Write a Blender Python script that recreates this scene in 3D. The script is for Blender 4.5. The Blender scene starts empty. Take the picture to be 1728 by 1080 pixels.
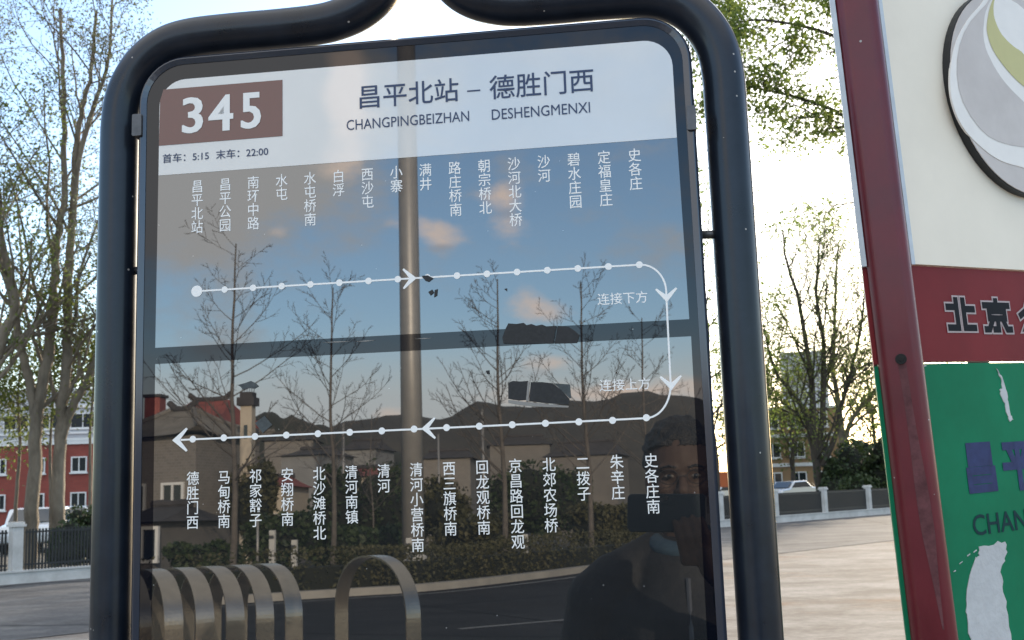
import bpy, math, random
import numpy as np
from mathutils import Vector, Matrix, noise as mnoise

scene = bpy.context.scene
COL = scene.collection
R_ = math.radians

# ------------------------------------------------------------------ camera
CAM_H = 1.55
FPX = 1960.0
PITCH = math.atan(284.0 / FPX)
ROLL = 0.033
C0 = Vector((0.0, 0.0, CAM_H))
FWD = Vector((0.0, math.cos(PITCH), math.sin(PITCH)))
_up0 = Vector((0.0, -math.sin(PITCH), math.cos(PITCH)))
_x0 = Vector((1.0, 0.0, 0.0))
RIGHT = (_x0 * math.cos(ROLL) - _up0 * math.sin(ROLL)).normalized()
UP = (_x0 * math.sin(ROLL) + _up0 * math.cos(ROLL)).normalized()
cam_data = bpy.data.cameras.new('camera')
cam = bpy.data.objects.new('camera', cam_data)
COL.objects.link(cam)
cam_data.sensor_width = 36.0
cam_data.lens = FPX / 1728.0 * 36.0
cam_data.clip_start = 0.02
cam_data.clip_end = 20000.0
cam_data.dof.use_dof = True
cam_data.dof.focus_distance = 1.22
cam_data.dof.aperture_fstop = 26.0
m = Matrix((RIGHT, UP, -FWD)).transposed().to_4x4()
m.translation = C0
cam.matrix_world = m
scene.camera = cam


def ray(px, py):
    return FWD + RIGHT * ((px - 864.0) / FPX) - UP * ((py - 540.0) / FPX)


def at(px, py, depth):
    return C0 + ray(px, py) * depth


def ground(px, py, z=0.0):
    d = ray(px, py)
    return C0 + d * ((z - C0.z) / d.z)


# frame of the route sign: its panel stands 1.18 m in front of the lens
SX = RIGHT * 0.99087584 - UP * -0.05422436 + FWD * -0.12338877
SY = -(RIGHT * 0.03460377 - UP * 0.9871616 + FWD * -0.15593126)
SZ = -(RIGHT * 0.13025993 - UP * 0.1502388 + FWD * 0.98003094)
SO = C0 + ray(700, 550) * 1.22


def S(x, y, z=0.0):
    return SO + SX * x + SY * y + SZ * z


def mirror_pt(p):
    return p - SZ * (2.0 * (p - SO).dot(SZ))


C1 = mirror_pt(C0)


def mray(px, py):
    d = ray(px, py)
    return d - SZ * (2.0 * d.dot(SZ))


def behind(px, py, depth):
    """a point of the street behind the photographer, as the panel shows it"""
    return C1 + mray(px, py) * depth


def behind_ground(px, py, z=0.0):
    d = mray(px, py)
    return C1 + d * ((z - C1.z) / d.z)


# frame of the stop sign on the right (leaning a little, boards receding)
FB = at(1577, 1080, 1.306)
FT = at(1444, 0, 1.414)
FV = (FT - FB).normalized()
FH = ray(4080, 718).normalized()
FH = (FH - FV * FH.dot(FV)).normalized()
FN = FH.cross(FV)
FO = at(1508, 520, 1.36)


def F(x, y, z=0.0):
    return FO + FH * x + FV * y + FN * z


# ------------------------------------------------------------------ light
SUN_AZ, SUN_EL = R_(27.0), R_(16.0)
scene.view_settings.view_transform = 'Standard'
scene.view_settings.look = 'None'
scene.view_settings.exposure = 1.76
scene.view_settings.gamma = 1.0

world = bpy.data.worlds.new('World')
scene.world = world
world.use_nodes = True


def build_world():
    nt = world.node_tree
    N, L = nt.nodes, nt.links
    bg = N['Background']
    bg.inputs[1].default_value = 0.12
    sky = N.new('ShaderNodeTexSky')
    sky.sky_type = 'NISHITA'
    sky.sun_disc = False
    sky.sun_elevation = SUN_EL
    sky.sun_rotation = SUN_AZ
    sky.air_density = 1.0
    sky.dust_density = 1.0
    sky.ozone_density = 2.2
    tc = N.new('ShaderNodeTexCoord')
    sep = N.new('ShaderNodeSeparateXYZ')
    L.new(tc.outputs['Generated'], sep.inputs[0])

    def M(op, a, b=None, c=None):
        n = N.new('ShaderNodeMath')
        n.operation = op
        for i, v in enumerate((a, b, c)):
            if v is None:
                continue
            if hasattr(v, 'links'):
                L.new(v, n.inputs[i])
            else:
                n.inputs[i].default_value = v
        return n.outputs[0]
    neg = M('MULTIPLY', sep.outputs[1], -1.0)
    az = M('ARCTAN2', sep.outputs[0], neg)
    el = M('ARCSINE', sep.outputs[2])
    comb = N.new('ShaderNodeCombineXYZ')
    L.new(M('MULTIPLY', az, 9.0), comb.inputs[0])
    L.new(M('MULTIPLY', el, 15.0), comb.inputs[1])
    nz = N.new('ShaderNodeTexNoise')
    nz.inputs['Scale'].default_value = 1.9
    nz.inputs['Detail'].default_value = 7.0
    nz.inputs['Roughness'].default_value = 0.6
    L.new(comb.outputs[0], nz.inputs['Vector'])
    noise = M('SUBTRACT', nz.outputs['Fac'], 0.5)

    def mask(blobs, amp, lo, hi):
        tot = None
        for px, py, sx, sy, w in blobs:
            d = mray(px, py).normalized()
            a0, e0 = math.atan2(d.x, -d.y), math.asin(d.z)
            u = M('MULTIPLY', M('SUBTRACT', az, a0), FPX / sx)
            v = M('MULTIPLY', M('SUBTRACT', el, e0), FPX / sy)
            g = M('MULTIPLY', M('EXPONENT', M('MULTIPLY', M('ADD', M('MULTIPLY', u, u), M('MULTIPLY', v, v)), -1.0)), w)
            tot = g if tot is None else M('ADD', tot, g)
        v = M('ADD', tot, M('MULTIPLY', noise, amp))
        mr = N.new('ShaderNodeMapRange')
        mr.interpolation_type = 'SMOOTHSTEP'
        mr.inputs['From Min'].default_value = lo
        mr.inputs['From Max'].default_value = hi
        L.new(v, mr.inputs['Value'])
        return mr.outputs[0]

    def mix(f, a, b):
        n = N.new('ShaderNodeMix')
        n.data_type = 'RGBA'
        L.new(f, n.inputs[0])
        for s, v in ((n.inputs[6], a), (n.inputs[7], b)):
            if hasattr(v, 'links'):
                L.new(v, s)
            else:
                s.default_value = (*v, 1.0)
        return n.outputs[2]
    grey = mask([(290, 170, 280, 205, 1.35), (200, 330, 250, 95, .75), (480, 60, 120, 140, 1.1), (520, 250, 70, 60, .6), (1150, 420, 120, 60, .36), (300, 560, 200, 90, .3), (700, -4200, 4200, 1500, 2.4)], 1.5, .30, 1.15)  # last blob: unseen cloud deck high overhead, added as fill light
    cream = mask([(585, 165, 46, 105, 1.4), (560, 285, 60, 30, .5), (745, 398, 50, 30, .85), (690, 370, 50, 26, .6), (850, 335, 60, 32, .75), (860, 385, 45, 30, .75),
                  (470, 388, 26, 18, .65), (890, 500, 50, 36, .75), (930, 535, 60, 26, .6), (930, 612, 60, 22, .8),
                  (960, 668, 220, 24, .75), (660, 700, 45, 16, .8), (470, 640, 60, 22, .45), (1150, 655, 150, 30, .5), (260, 620, 120, 40, .35)], 1.5, .34, 1.15)
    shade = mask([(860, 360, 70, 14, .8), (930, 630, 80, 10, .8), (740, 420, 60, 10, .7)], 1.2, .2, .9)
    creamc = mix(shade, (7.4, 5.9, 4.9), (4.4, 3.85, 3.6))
    hzm = mask([(700, 735, 1500, 150, 1.1)], .25, .12, 1.1)
    out = mix(hzm, sky.outputs[0], (5.0, 5.3, 5.35))
    out = mix(grey, out, (3.75, 3.75, 3.72))
    out = mix(cream, out, creamc)
    L.new(out, bg.inputs[0])


build_world()

sun_d = bpy.data.lights.new('sun', 'SUN')
sun_d.energy = 2.2
sun_d.angle = R_(0.5)
sun_d.color = (1.0, 0.84, 0.64)
sun_o = bpy.data.objects.new('sun', sun_d)
COL.objects.link(sun_o)
SUN_DIR = Vector((math.sin(SUN_AZ) * math.cos(SUN_EL), math.cos(SUN_AZ) * math.cos(SUN_EL), math.sin(SUN_EL)))
sun_o.rotation_euler = SUN_DIR.to_track_quat('Z', 'Y').to_euler()
sun_o.location = SUN_DIR * 60

# ------------------------------------------------------------------ materials


def mat(name, color, rough=0.6, metal=0.0, ior=1.5, vary=0.0, scale=5.0, bump=0.0, bscale=None, color2=None,
        translucent=0.0, coat=0.0, detail=6.0, stretch=None, rvary=0.0, spec=0.5, specks=0):
    m = bpy.data.materials.new(name)
    m.use_nodes = True
    nt = m.node_tree
    N, L = nt.nodes, nt.links
    b = N['Principled BSDF']
    b.inputs['Base Color'].default_value = (*color, 1)
    b.inputs['Roughness'].default_value = rough
    b.inputs['Metallic'].default_value = metal
    b.inputs['IOR'].default_value = ior
    b.inputs['Specular IOR Level'].default_value = spec
    if coat:
        b.inputs['Coat Weight'].default_value = coat
        b.inputs['Coat Roughness'].default_value = 0.05
    if vary or bump or color2 or rvary:
        tc = N.new('ShaderNodeTexCoord')
        mp = N.new('ShaderNodeMapping')
        L.new(tc.outputs['Object'], mp.inputs[0])
        if stretch:
            mp.inputs['Scale'].default_value = stretch
        nz = N.new('ShaderNodeTexNoise')
        nz.inputs['Scale'].default_value = scale
        nz.inputs['Detail'].default_value = detail
        nz.inputs['Roughness'].default_value = 0.65
        L.new(mp.outputs[0], nz.inputs['Vector'])
        if vary or color2:
            rp = N.new('ShaderNodeValToRGB')
            rp.color_ramp.elements[0].position = 0.32
            rp.color_ramp.elements[1].position = 0.68
            c2 = color2 if color2 else tuple(min(1, c * (1 + vary)) for c in color)
            c1 = color if color2 else tuple(c * (1 - vary) for c in color)
            rp.color_ramp.elements[0].color = (*c1, 1)
            rp.color_ramp.elements[1].color = (*c2, 1)
            L.new(nz.outputs['Fac'], rp.inputs[0])
            L.new(rp.outputs[0], b.inputs['Base Color'])
            colsock = rp.outputs[0]
        if specks:
            vo = N.new('ShaderNodeTexVoronoi')
            vo.inputs['Scale'].default_value = specks
            L.new(tc.outputs['Object'], vo.inputs['Vector'])
            sc_ = N.new('ShaderNodeSeparateColor')
            L.new(vo.outputs['Color'], sc_.inputs[0])
            m1 = N.new('ShaderNodeMath')
            m1.operation = 'LESS_THAN'
            m1.inputs[1].default_value = .075
            L.new(vo.outputs['Distance'], m1.inputs[0])
            m2 = N.new('ShaderNodeMath')
            m2.operation = 'GREATER_THAN'
            m2.inputs[1].default_value = .72
            L.new(sc_.outputs[0], m2.inputs[0])
            m3 = N.new('ShaderNodeMath')
            m3.operation = 'MULTIPLY'
            L.new(m1.outputs[0], m3.inputs[0])
            L.new(m2.outputs[0], m3.inputs[1])
            mxs = N.new('ShaderNodeMix')
            mxs.data_type = 'RGBA'
            mxs.inputs[7].default_value = (.42, .40, .38, 1)
            L.new(m3.outputs[0], mxs.inputs[0])
            L.new(colsock, mxs.inputs[6])
            L.new(mxs.outputs[2], b.inputs['Base Color'])
        if rvary:
            mr = N.new('ShaderNodeMapRange')
            mr.inputs['To Min'].default_value = max(0, rough - rvary)
            mr.inputs['To Max'].default_value = rough + rvary
            L.new(nz.outputs['Fac'], mr.inputs['Value'])
            L.new(mr.outputs[0], b.inputs['Roughness'])
        if bump:
            n2 = N.new('ShaderNodeTexNoise')
            n2.inputs['Scale'].default_value = bscale or scale * 4
            n2.inputs['Detail'].default_value = 4
            L.new(mp.outputs[0], n2.inputs['Vector'])
            bp = N.new('ShaderNodeBump')
            bp.inputs['Strength'].default_value = bump
            bp.inputs['Distance'].default_value = 0.02
            L.new(n2.outputs['Fac'], bp.inputs['Height'])
            L.new(bp.outputs[0], b.inputs['Normal'])
    if translucent:
        tr = N.new('ShaderNodeBsdfTranslucent')
        if vary or color2:
            L.new(colsock, tr.inputs[0])
        else:
            tr.inputs[0].default_value = (*color, 1)
        mx = N.new('ShaderNodeMixShader')
        mx.inputs[0].default_value = translucent
        out = N['Material Output']
        L.new(b.outputs[0], mx.inputs[1])
        L.new(tr.outputs[0], mx.inputs[2])
        L.new(mx.outputs[0], out.inputs[0])
    return m


def brick_mat(name, c1, c2, mortar, scale, bw=.5, rh=.25, msize=.02, rough=.85):
    m = mat(name, c1, rough)
    nt = m.node_tree
    N, L = nt.nodes, nt.links
    tc = N.new('ShaderNodeTexCoord')
    bk = N.new('ShaderNodeTexBrick')
    bk.inputs['Color1'].default_value = (*c1, 1)
    bk.inputs['Color2'].default_value = (*c2, 1)
    bk.inputs['Mortar'].default_value = (*mortar, 1)
    bk.inputs['Scale'].default_value = scale
    bk.inputs['Brick Width'].default_value = bw
    bk.inputs['Row Height'].default_value = rh
    bk.inputs['Mortar Size'].default_value = msize
    sp = N.new('ShaderNodeSeparateXYZ')
    ad = N.new('ShaderNodeMath')
    cb = N.new('ShaderNodeCombineXYZ')
    L.new(tc.outputs['Object'], sp.inputs[0])
    L.new(sp.outputs[0], ad.inputs[0])
    L.new(sp.outputs[1], ad.inputs[1])
    L.new(ad.outputs[0], cb.inputs[0])
    L.new(sp.outputs[2], cb.inputs[1])
    L.new(cb.outputs[0], bk.inputs['Vector'])
    L.new(bk.outputs['Color'], N['Principled BSDF'].inputs['Base Color'])
    return m


def screen_mat(name, base, ior):
    """dark printed film under glass, with fine pale dust specks"""
    m = mat(name, base, 0.006, ior=ior)
    nt = m.node_tree
    N, L = nt.nodes, nt.links
    b = N['Principled BSDF']
    tc = N.new('ShaderNodeTexCoord')
    vo = N.new('ShaderNodeTexVoronoi')
    vo.inputs['Scale'].default_value = 75
    L.new(tc.outputs['Object'], vo.inputs['Vector'])
    nz = N.new('ShaderNodeTexNoise')
    nz.inputs['Scale'].default_value = 9
    nz.inputs['Detail'].default_value = 3
    L.new(tc.outputs['Object'], nz.inputs['Vector'])
    # speck where the cell centre is near and the cell colour is in the top part
    lt = N.new('ShaderNodeMath')
    lt.operation = 'LESS_THAN'
    lt.inputs[1].default_value = 0.045
    L.new(vo.outputs['Distance'], lt.inputs[0])
    sp = N.new('ShaderNodeSeparateColor')
    L.new(vo.outputs['Color'], sp.inputs[0])
    gt = N.new('ShaderNodeMath')
    gt.operation = 'GREATER_THAN'
    gt.inputs[1].default_value = 0.8
    L.new(sp.outputs[0], gt.inputs[0])
    mu = N.new('ShaderNodeMath')
    mu.operation = 'MULTIPLY'
    L.new(lt.outputs[0], mu.inputs[0])
    L.new(gt.outputs[0], mu.inputs[1])
    film = N.new('ShaderNodeMix')
    film.data_type = 'RGBA'
    film.inputs[6].default_value = (*base, 1)
    film.inputs[7].default_value = (*[c * 1.9 for c in base], 1)
    L.new(nz.outputs['Fac'], film.inputs[0])
    mx = N.new('ShaderNodeMix')
    mx.data_type = 'RGBA'
    mx.inputs[7].default_value = (.3, .3, .3, 1)
    L.new(film.outputs[2], mx.inputs[6])
    L.new(mu.outputs[0], mx.inputs[0])
    L.new(mx.outputs[2], b.inputs['Base Color'])
    return m


def ground_mat(name, c_lo, c_hi, stain, crack=True, spec=.08, cs=.28):
    """worn paving: broad tone patches, brown stains, fine grain and hairline cracks"""
    m = mat(name, c_lo, .92, spec=spec)
    nt = m.node_tree
    N, L = nt.nodes, nt.links
    b = N['Principled BSDF']
    tc = N.new('ShaderNodeTexCoord')

    def nz(scale, detail, sx=1, sy=1):
        mp = N.new('ShaderNodeMapping')
        mp.inputs['Scale'].default_value = (sx, sy, 1)
        mp.inputs['Rotation'].default_value = (0, 0, R_(-20))
        L.new(tc.outputs['Object'], mp.inputs[0])
        n = N.new('ShaderNodeTexNoise')
        n.inputs['Scale'].default_value = scale
        n.inputs['Detail'].default_value = detail
        n.inputs['Roughness'].default_value = .7
        L.new(mp.outputs[0], n.inputs['Vector'])
        return n.outputs['Fac']

    def ramp(f, lo, hi):
        r = N.new('ShaderNodeMapRange')
        r.interpolation_type = 'SMOOTHSTEP'
        r.inputs['From Min'].default_value = lo
        r.inputs['From Max'].default_value = hi
        L.new(f, r.inputs['Value'])
        return r.outputs[0]

    def mix(f, a, c, mode='MIX'):
        x = N.new('ShaderNodeMix')
        x.data_type = 'RGBA'
        x.blend_type = mode
        if hasattr(f, 'links'):
            L.new(f, x.inputs[0])
        else:
            x.inputs[0].default_value = f
        for s, v in ((x.inputs[6], a), (x.inputs[7], c)):
            if hasattr(v, 'links'):
                L.new(v, s)
            else:
                s.default_value = (*v, 1)
        return x.outputs[2]
    col = mix(ramp(nz(.7, 9, .8, 1.2), .36, .66), c_lo, c_hi)
    col = mix(ramp(nz(.30, 6, .8, 1.2), .52, .70), col, stain)
    grain = nz(9, 8)
    col = mix(.55, col, mix(ramp(grain, .3, .7), (.62, .62, .62), (1.3, 1.3, 1.3)), 'MULTIPLY')
    if crack:
        vo = N.new('ShaderNodeTexVoronoi')
        vo.feature = 'DISTANCE_TO_EDGE'
        vo.inputs['Scale'].default_value = cs
        wv = N.new('ShaderNodeTexNoise')
        wv.inputs['Scale'].default_value = 1.2
        wv.inputs['Detail'].default_value = 6
        L.new(tc.outputs['Object'], wv.inputs['Vector'])
        mxv = N.new('ShaderNodeMix')
        mxv.data_type = 'VECTOR'
        mxv.inputs[0].default_value = .45
        L.new(tc.outputs['Object'], mxv.inputs[4])
        ad = N.new('ShaderNodeVectorMath')
        ad.operation = 'ADD'
        L.new(tc.outputs['Object'], ad.inputs[0])
        L.new(wv.outputs['Color'], ad.inputs[1])
        L.new(ad.outputs[0], mxv.inputs[5])
        L.new(mxv.outputs[1], vo.inputs['Vector'])
        col = mix(ramp(vo.outputs['Distance'], .004, .014), tuple(c * .6 for c in c_lo), col)
    L.new(col, b.inputs['Base Color'])
    bp = N.new('ShaderNodeBump')
    bp.inputs['Strength'].default_value = .3
    bp.inputs['Distance'].default_value = .015
    L.new(grain, bp.inputs['Height'])
    L.new(bp.outputs[0], b.inputs['Normal'])
    return m


MT = {}
MT['tube'] = mat('navy_gloss_paint', (.009, .0135, .023), .30, ior=1.43, vary=.3, scale=26, coat=.1, rvary=.1, specks=60)
MT['rim'] = mat('dark_anodised_rim', (.025, .032, .05), .12, ior=1.7)
MT['clip'] = mat('grey_metal', (.11, .11, .115), .45, .6, vary=.2, scale=60)
MT['bezel'] = screen_mat('black_glass_border', (.0022, .003, .006), 1.5)
MT['screen'] = screen_mat('dark_film_glass', (.0105, .0115, .0125), 2.42)
MT['header'] = mat('white_printed_glass', (.66, .665, .66), .012, ior=1.85, vary=.035, scale=7)
MT['plate'] = mat('brown_red_print', (.10, .020, .018), .015, ior=1.75)
MT['white_ink'] = mat('white_ink', (.90, .90, .89), .4, ior=1.4)
MT['navy_ink'] = mat('navy_ink', (.04, .06, .125), .3, ior=1.4)
MT['digit_ink'] = mat('digit_white_ink', (.80, .80, .79), .1, ior=1.5)
MT['scrap'] = mat('old_black_tape', (.012, .012, .013), .55, vary=.5, scale=300)
MT['scrap2'] = mat('grey_tape_residue', (.055, .065, .068), .6, vary=.3, scale=200)
MT['clear'] = mat('pale_tape_edge', (.26, .25, .235), .6)
MT['red_pole'] = mat('maroon_gloss_paint', (.125, .008, .015), .36, coat=.1, vary=.22, scale=10, rvary=.1, specks=48)
MT['rust'] = mat('dull_rust_run', (.13, .05, .055), .6, vary=.4, scale=50, spec=.2)
MT['cream'] = mat('cream_board', (.88, .81, .69), .5, vary=.035, scale=9, spec=.2)
MT['edge'] = mat('pale_grey_edge', (.55, .60, .65), .4, vary=.1, scale=40)
MT['red_board'] = mat('red_board', (.19, .018, .022), .5, vary=.12, scale=9, spec=.15)
MT['green_board'] = mat('green_board', (.006, .178, .084), .55, vary=.14, scale=7, spec=.12)
MT['blue_ink'] = mat('faded_blue_ink', (.03, .042, .125), .55, vary=.25, scale=60, spec=.2)
MT['black_ink'] = mat('dark_ink', (.012, .013, .017), .6, spec=.12)
MT['pink_ink'] = mat('pale_outline_ink', (.42, .33, .33), .4)
MT['grey_ink'] = mat('dull_navy_ink', (.010, .040, .048), .6, spec=.12)
MT['paper'] = mat('torn_white_backing', (.52, .53, .54), .7, vary=.1, scale=25, bump=.1)
MT['steel'] = mat('brushed_steel', (.50, .45, .38), .27, .9, vary=.10, scale=20, bump=.04)
MT['mast'] = mat('galvanised_mast', (.30, .29, .28), .45, .3, vary=.08, scale=3)
MT['leaf'] = mat('spring_leaf', (.085, .125, .025), .55, color2=(.17, .19, .05), scale=1.3, translucent=.5)
MT['leaf2'] = mat('fresh_leaf', (.10, .17, .035), .5, color2=(.24, .28, .065), scale=1.7, translucent=.7)
MT['bud'] = mat('bud_scale', (.13, .145, .075), .7, color2=(.24, .245, .15), scale=2.0, translucent=.25)
MT['bark'] = mat('grey_bark', (.085, .067, .047), .9, color2=(.24, .20, .15), scale=3.2, bump=.9, bscale=18, stretch=(1, 1, .35))
MT['bark2'] = mat('dark_bark', (.035, .03, .025), .9, color2=(.075, .06, .045), scale=3, bump=.6, bscale=20, stretch=(1, 1, .35))
MT['twig'] = mat('bare_twig', (.115, .10, .088), .9, vary=.25, scale=5)
MT['shrub'] = mat('shrub_leaf', (.016, .034, .011), .6, color2=(.05, .072, .02), scale=2.2, translucent=.2)
MT['hedge'] = mat('hedge_leaf', (.045, .048, .016), .65, color2=(.09, .08, .032), scale=1.1, translucent=.15)
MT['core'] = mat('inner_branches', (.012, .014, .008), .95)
MT['concrete'] = ground_mat('worn_concrete', (.125, .110, .095), (.25, .23, .21), (.165, .105, .066), crack=False)
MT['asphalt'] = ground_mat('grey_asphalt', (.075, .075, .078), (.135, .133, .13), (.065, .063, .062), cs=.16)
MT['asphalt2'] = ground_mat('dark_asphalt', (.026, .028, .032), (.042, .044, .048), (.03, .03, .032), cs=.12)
MT['paint'] = mat('worn_road_paint', (.35, .35, .34), .7, color2=(.16, .16, .16), scale=3, spec=.1)
MT['kerb'] = mat('kerb_stone', (.26, .25, .23), .85, color2=(.36, .34, .31), scale=1.5, bump=.2)
MT['soil'] = mat('planting_soil', (.05, .042, .03), .95, color2=(.085, .07, .045), scale=.8, bump=.4)
MT['white_wall'] = mat('white_painted_wall', (.42, .41, .39), .85, color2=(.60, .59, .57), scale=2.2, bump=.1)
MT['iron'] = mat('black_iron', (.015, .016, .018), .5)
MT['red_wall'] = brick_mat('red_facade', (.27, .062, .045), (.235, .052, .038), (.20, .06, .05), 1.4)
MT['grey_wall'] = mat('pale_grey_facade', (.46, .47, .49), .85, vary=.08, scale=.5)
MT['village_wall'] = mat('dull_village_wall', (.19, .19, .19), .85, color2=(.25, .25, .25), scale=.8)
MT['trim'] = mat('white_trim', (.70, .70, .69), .6, vary=.05, scale=3)
MT['pane'] = mat('window_glass', (.02, .028, .035), .04, ior=1.7)
MT['orange_wall'] = mat('orange_facade', (.30, .19, .10), .85, vary=.15, scale=.4)
MT['tan_wall'] = mat('tan_facade', (.13, .12, .11), .85, color2=(.18, .165, .15), scale=.6)
MT['house_wall'] = brick_mat('grey_brick_wall', (.16, .145, .13), (.20, .18, .16), (.22, .21, .2), 2.2)
MT['tile'] = mat('grey_roof_tile', (.14, .125, .105), .85, color2=(.22, .20, .17), scale=1.5, bump=.5, bscale=8)
MT['red_tile'] = mat('red_roof_tile', (.20, .05, .04), .8, color2=(.28, .075, .06), scale=2)
MT['dark_tile'] = mat('dark_roof_tile', (.05, .045, .045), .85, vary=.3, scale=2)
MT['cream_wall'] = mat('cream_plaster', (.50, .43, .34), .8, vary=.06, scale=2)
MT['hill'] = mat('wooded_hill', (.042, .041, .037), .95, color2=(.078, .070, .058), scale=.012, bump=.3, bscale=.06, detail=10)
MT['hill2'] = mat('near_wooded_ridge', (.018, .022, .015), .95, color2=(.045, .045, .030), scale=.05, bump=.5, bscale=.2, detail=10)
MT['skin'] = mat('skin', (.075, .050, .040), .6, vary=.1, scale=30, spec=.2)  # darkened below real skin, shade on the face put into the colour
MT['hair'] = mat('black_hair', (.012, .011, .011), .55, vary=.4, scale=120, bump=.5, bscale=150)
MT['jacket'] = mat('black_jacket', (.012, .013, .016), .75, vary=.25, scale=60, bump=.2, bscale=40)
MT['trousers'] = mat('dark_trousers', (.02, .022, .03), .85, vary=.2, scale=60)
MT['shoe'] = mat('black_shoe', (.012, .012, .012), .45)
MT['collar'] = mat('blue_cloth', (.03, .06, .09), .8, vary=.15, scale=80)
MT['phone'] = mat('dark_phone_back', (.02, .028, .032), .3)
MT['lens'] = mat('lens_glass', (.004, .004, .006), .03, ior=1.8)
MT['silver'] = mat('silver_car_paint', (.45, .47, .49), .25, .5, coat=.6)
MT['white_car'] = mat('white_car_paint', (.68, .69, .70), .3, coat=.6)
MT['tyre'] = mat('tyre_rubber', (.015, .015, .015), .85)
MT['orange_sign'] = mat('orange_paint', (.48, .11, .025), .5)
MT['grey_disc'] = mat('grey_emblem', (.53, .475, .44), .45, color2=(.63, .575, .54), scale=11)
MT['white_swoosh'] = mat('white_emblem', (.85, .81, .76), .4, vary=.04, scale=20)
MT['olive'] = mat('olive_emblem', (.55, .50, .20), .4, vary=.05, scale=20)

# ------------------------------------------------------------------ mesh helpers


class MB:
    def __init__(self):
        self.v, self.f = [], []

    def add(self, vs, fs):
        b = len(self.v)
        self.v.extend([tuple(x) for x in vs])
        self.f.extend([tuple(i + b for i in f) for f in fs])
        return self

    def box(self, c, s, ax=None):
        c = Vector(c)
        X, Y, Z = ax if ax else (Vector((1, 0, 0)), Vector((0, 1, 0)), Vector((0, 0, 1)))
        hx, hy, hz = X * s[0] / 2, Y * s[1] / 2, Z * s[2] / 2
        vs = [c + hx * i + hy * j + hz * k for k in (-1, 1) for j in (-1, 1) for i in (-1, 1)]
        return self.add(vs, [(0, 2, 3, 1), (4, 5, 7, 6), (0, 1, 5, 4), (2, 6, 7, 3), (0, 4, 6, 2), (1, 3, 7, 5)])

    def prism(self, poly, to3, z0, z1, cap0=True):
        n = len(poly)
        vs = [to3(x, y, z0) for x, y in poly] + [to3(x, y, z1) for x, y in poly]
        fs = [tuple(range(n, 2 * n))] + [(i, (i + 1) % n, n + (i + 1) % n, n + i) for i in range(n)]
        if cap0:
            fs.append(tuple(range(n - 1, -1, -1)))
        return self.add(vs, fs)

    def tube(self, pts, rad, seg=8, cap=True, squash=None):
        pts = [Vector(p) for p in pts]
        n = len(pts)
        if not hasattr(rad, '__len__'):
            rad = [rad] * n
        t0 = (pts[1] - pts[0]).normalized()
        ref = Vector((0, 0, 1)) if abs(t0.z) < .9 else Vector((1, 0, 0))
        u = t0.cross(ref).normalized()
        vs = []
        for i in range(n):
            t = (pts[min(i + 1, n - 1)] - pts[max(i - 1, 0)]).normalized()
            u = (u - t * u.dot(t)).normalized()
            w = t.cross(u)
            for k in range(seg):
                a = 2 * math.pi * k / seg
                vs.append(pts[i] + (u * math.cos(a) + w * math.sin(a)) * rad[i])
        fs = []
        for i in range(n - 1):
            for k in range(seg):
                k2 = (k + 1) % seg
                fs.append((i * seg + k, i * seg + k2, (i + 1) * seg + k2, (i + 1) * seg + k))
        if cap:
            fs.append(tuple(range(seg - 1, -1, -1)))
            fs.append(tuple((n - 1) * seg + k for k in range(seg)))
        return self.add(vs, fs)

    def ball(self, c, r, seg=16, ring=10):
        c = Vector(c)
        if not hasattr(r, '__len__'):
            r = (r, r, r)
        vs = [c + Vector((0, 0, r[2]))]
        for i in range(1, ring):
            a = math.pi * i / ring
            for k in range(seg):
                b = 2 * math.pi * k / seg
                vs.append(c + Vector((math.sin(a) * math.cos(b) * r[0], math.sin(a) * math.sin(b) * r[1], math.cos(a) * r[2])))
        vs.append(c - Vector((0, 0, r[2])))
        fs = [(0, 1 + k, 1 + (k + 1) % seg) for k in range(seg)]
        for i in range(ring - 2):
            o = 1 + i * seg
            for k in range(seg):
                fs.append((o + k, o + seg + k, o + seg + (k + 1) % seg, o + (k + 1) % seg))
        o = 1 + (ring - 2) * seg
        last = len(vs) - 1
        fs += [(o + k, last, o + (k + 1) % seg) for k in range(seg)]
        return self.add(vs, fs)

    def mesh(self, name, m=None, smooth=False):
        me = bpy.data.meshes.new(name)
        me.from_pydata([tuple(x) for x in self.v], [], self.f)
        me.update()
        if m:
            me.materials.append(m)
        if smooth:
            me.polygons.foreach_set('use_smooth', [True] * len(me.polygons))
        return me

    def build(self, name, m, parent=None, smooth=False, bevel=0.0, segs=2, origin=None):
        me = self.mesh(name, m, smooth)
        if origin is not None:
            me.transform(Matrix.Translation(-Vector(origin)))
        o = bpy.data.objects.new(name, me)
        COL.objects.link(o)
        if origin is not None:
            o.location = origin
        if parent is not None:
            o.parent = parent
            if origin is not None:
                o.location = Vector(origin)
        if bevel:
            b = o.modifiers.new('bevel', 'BEVEL')
            b.width = bevel
            b.segments = segs
            b.limit_method = 'ANGLE'
            b.angle_limit = R_(40)
        return o


def tag(o, label=None, cat=None, group=None, kind=None):
    if label:
        o['label'] = label
    if cat:
        o['category'] = cat
    if group:
        o['group'] = group
    if kind:
        o['kind'] = kind
    return o


def thing(name, loc, label, cat, group=None, rotz=0.0):
    o = bpy.data.objects.new(name, None)
    COL.objects.link(o)
    o.empty_display_size = .2
    o.location = loc
    o.rotation_euler = (0, 0, rotz)
    return tag(o, label, cat, group)


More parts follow.
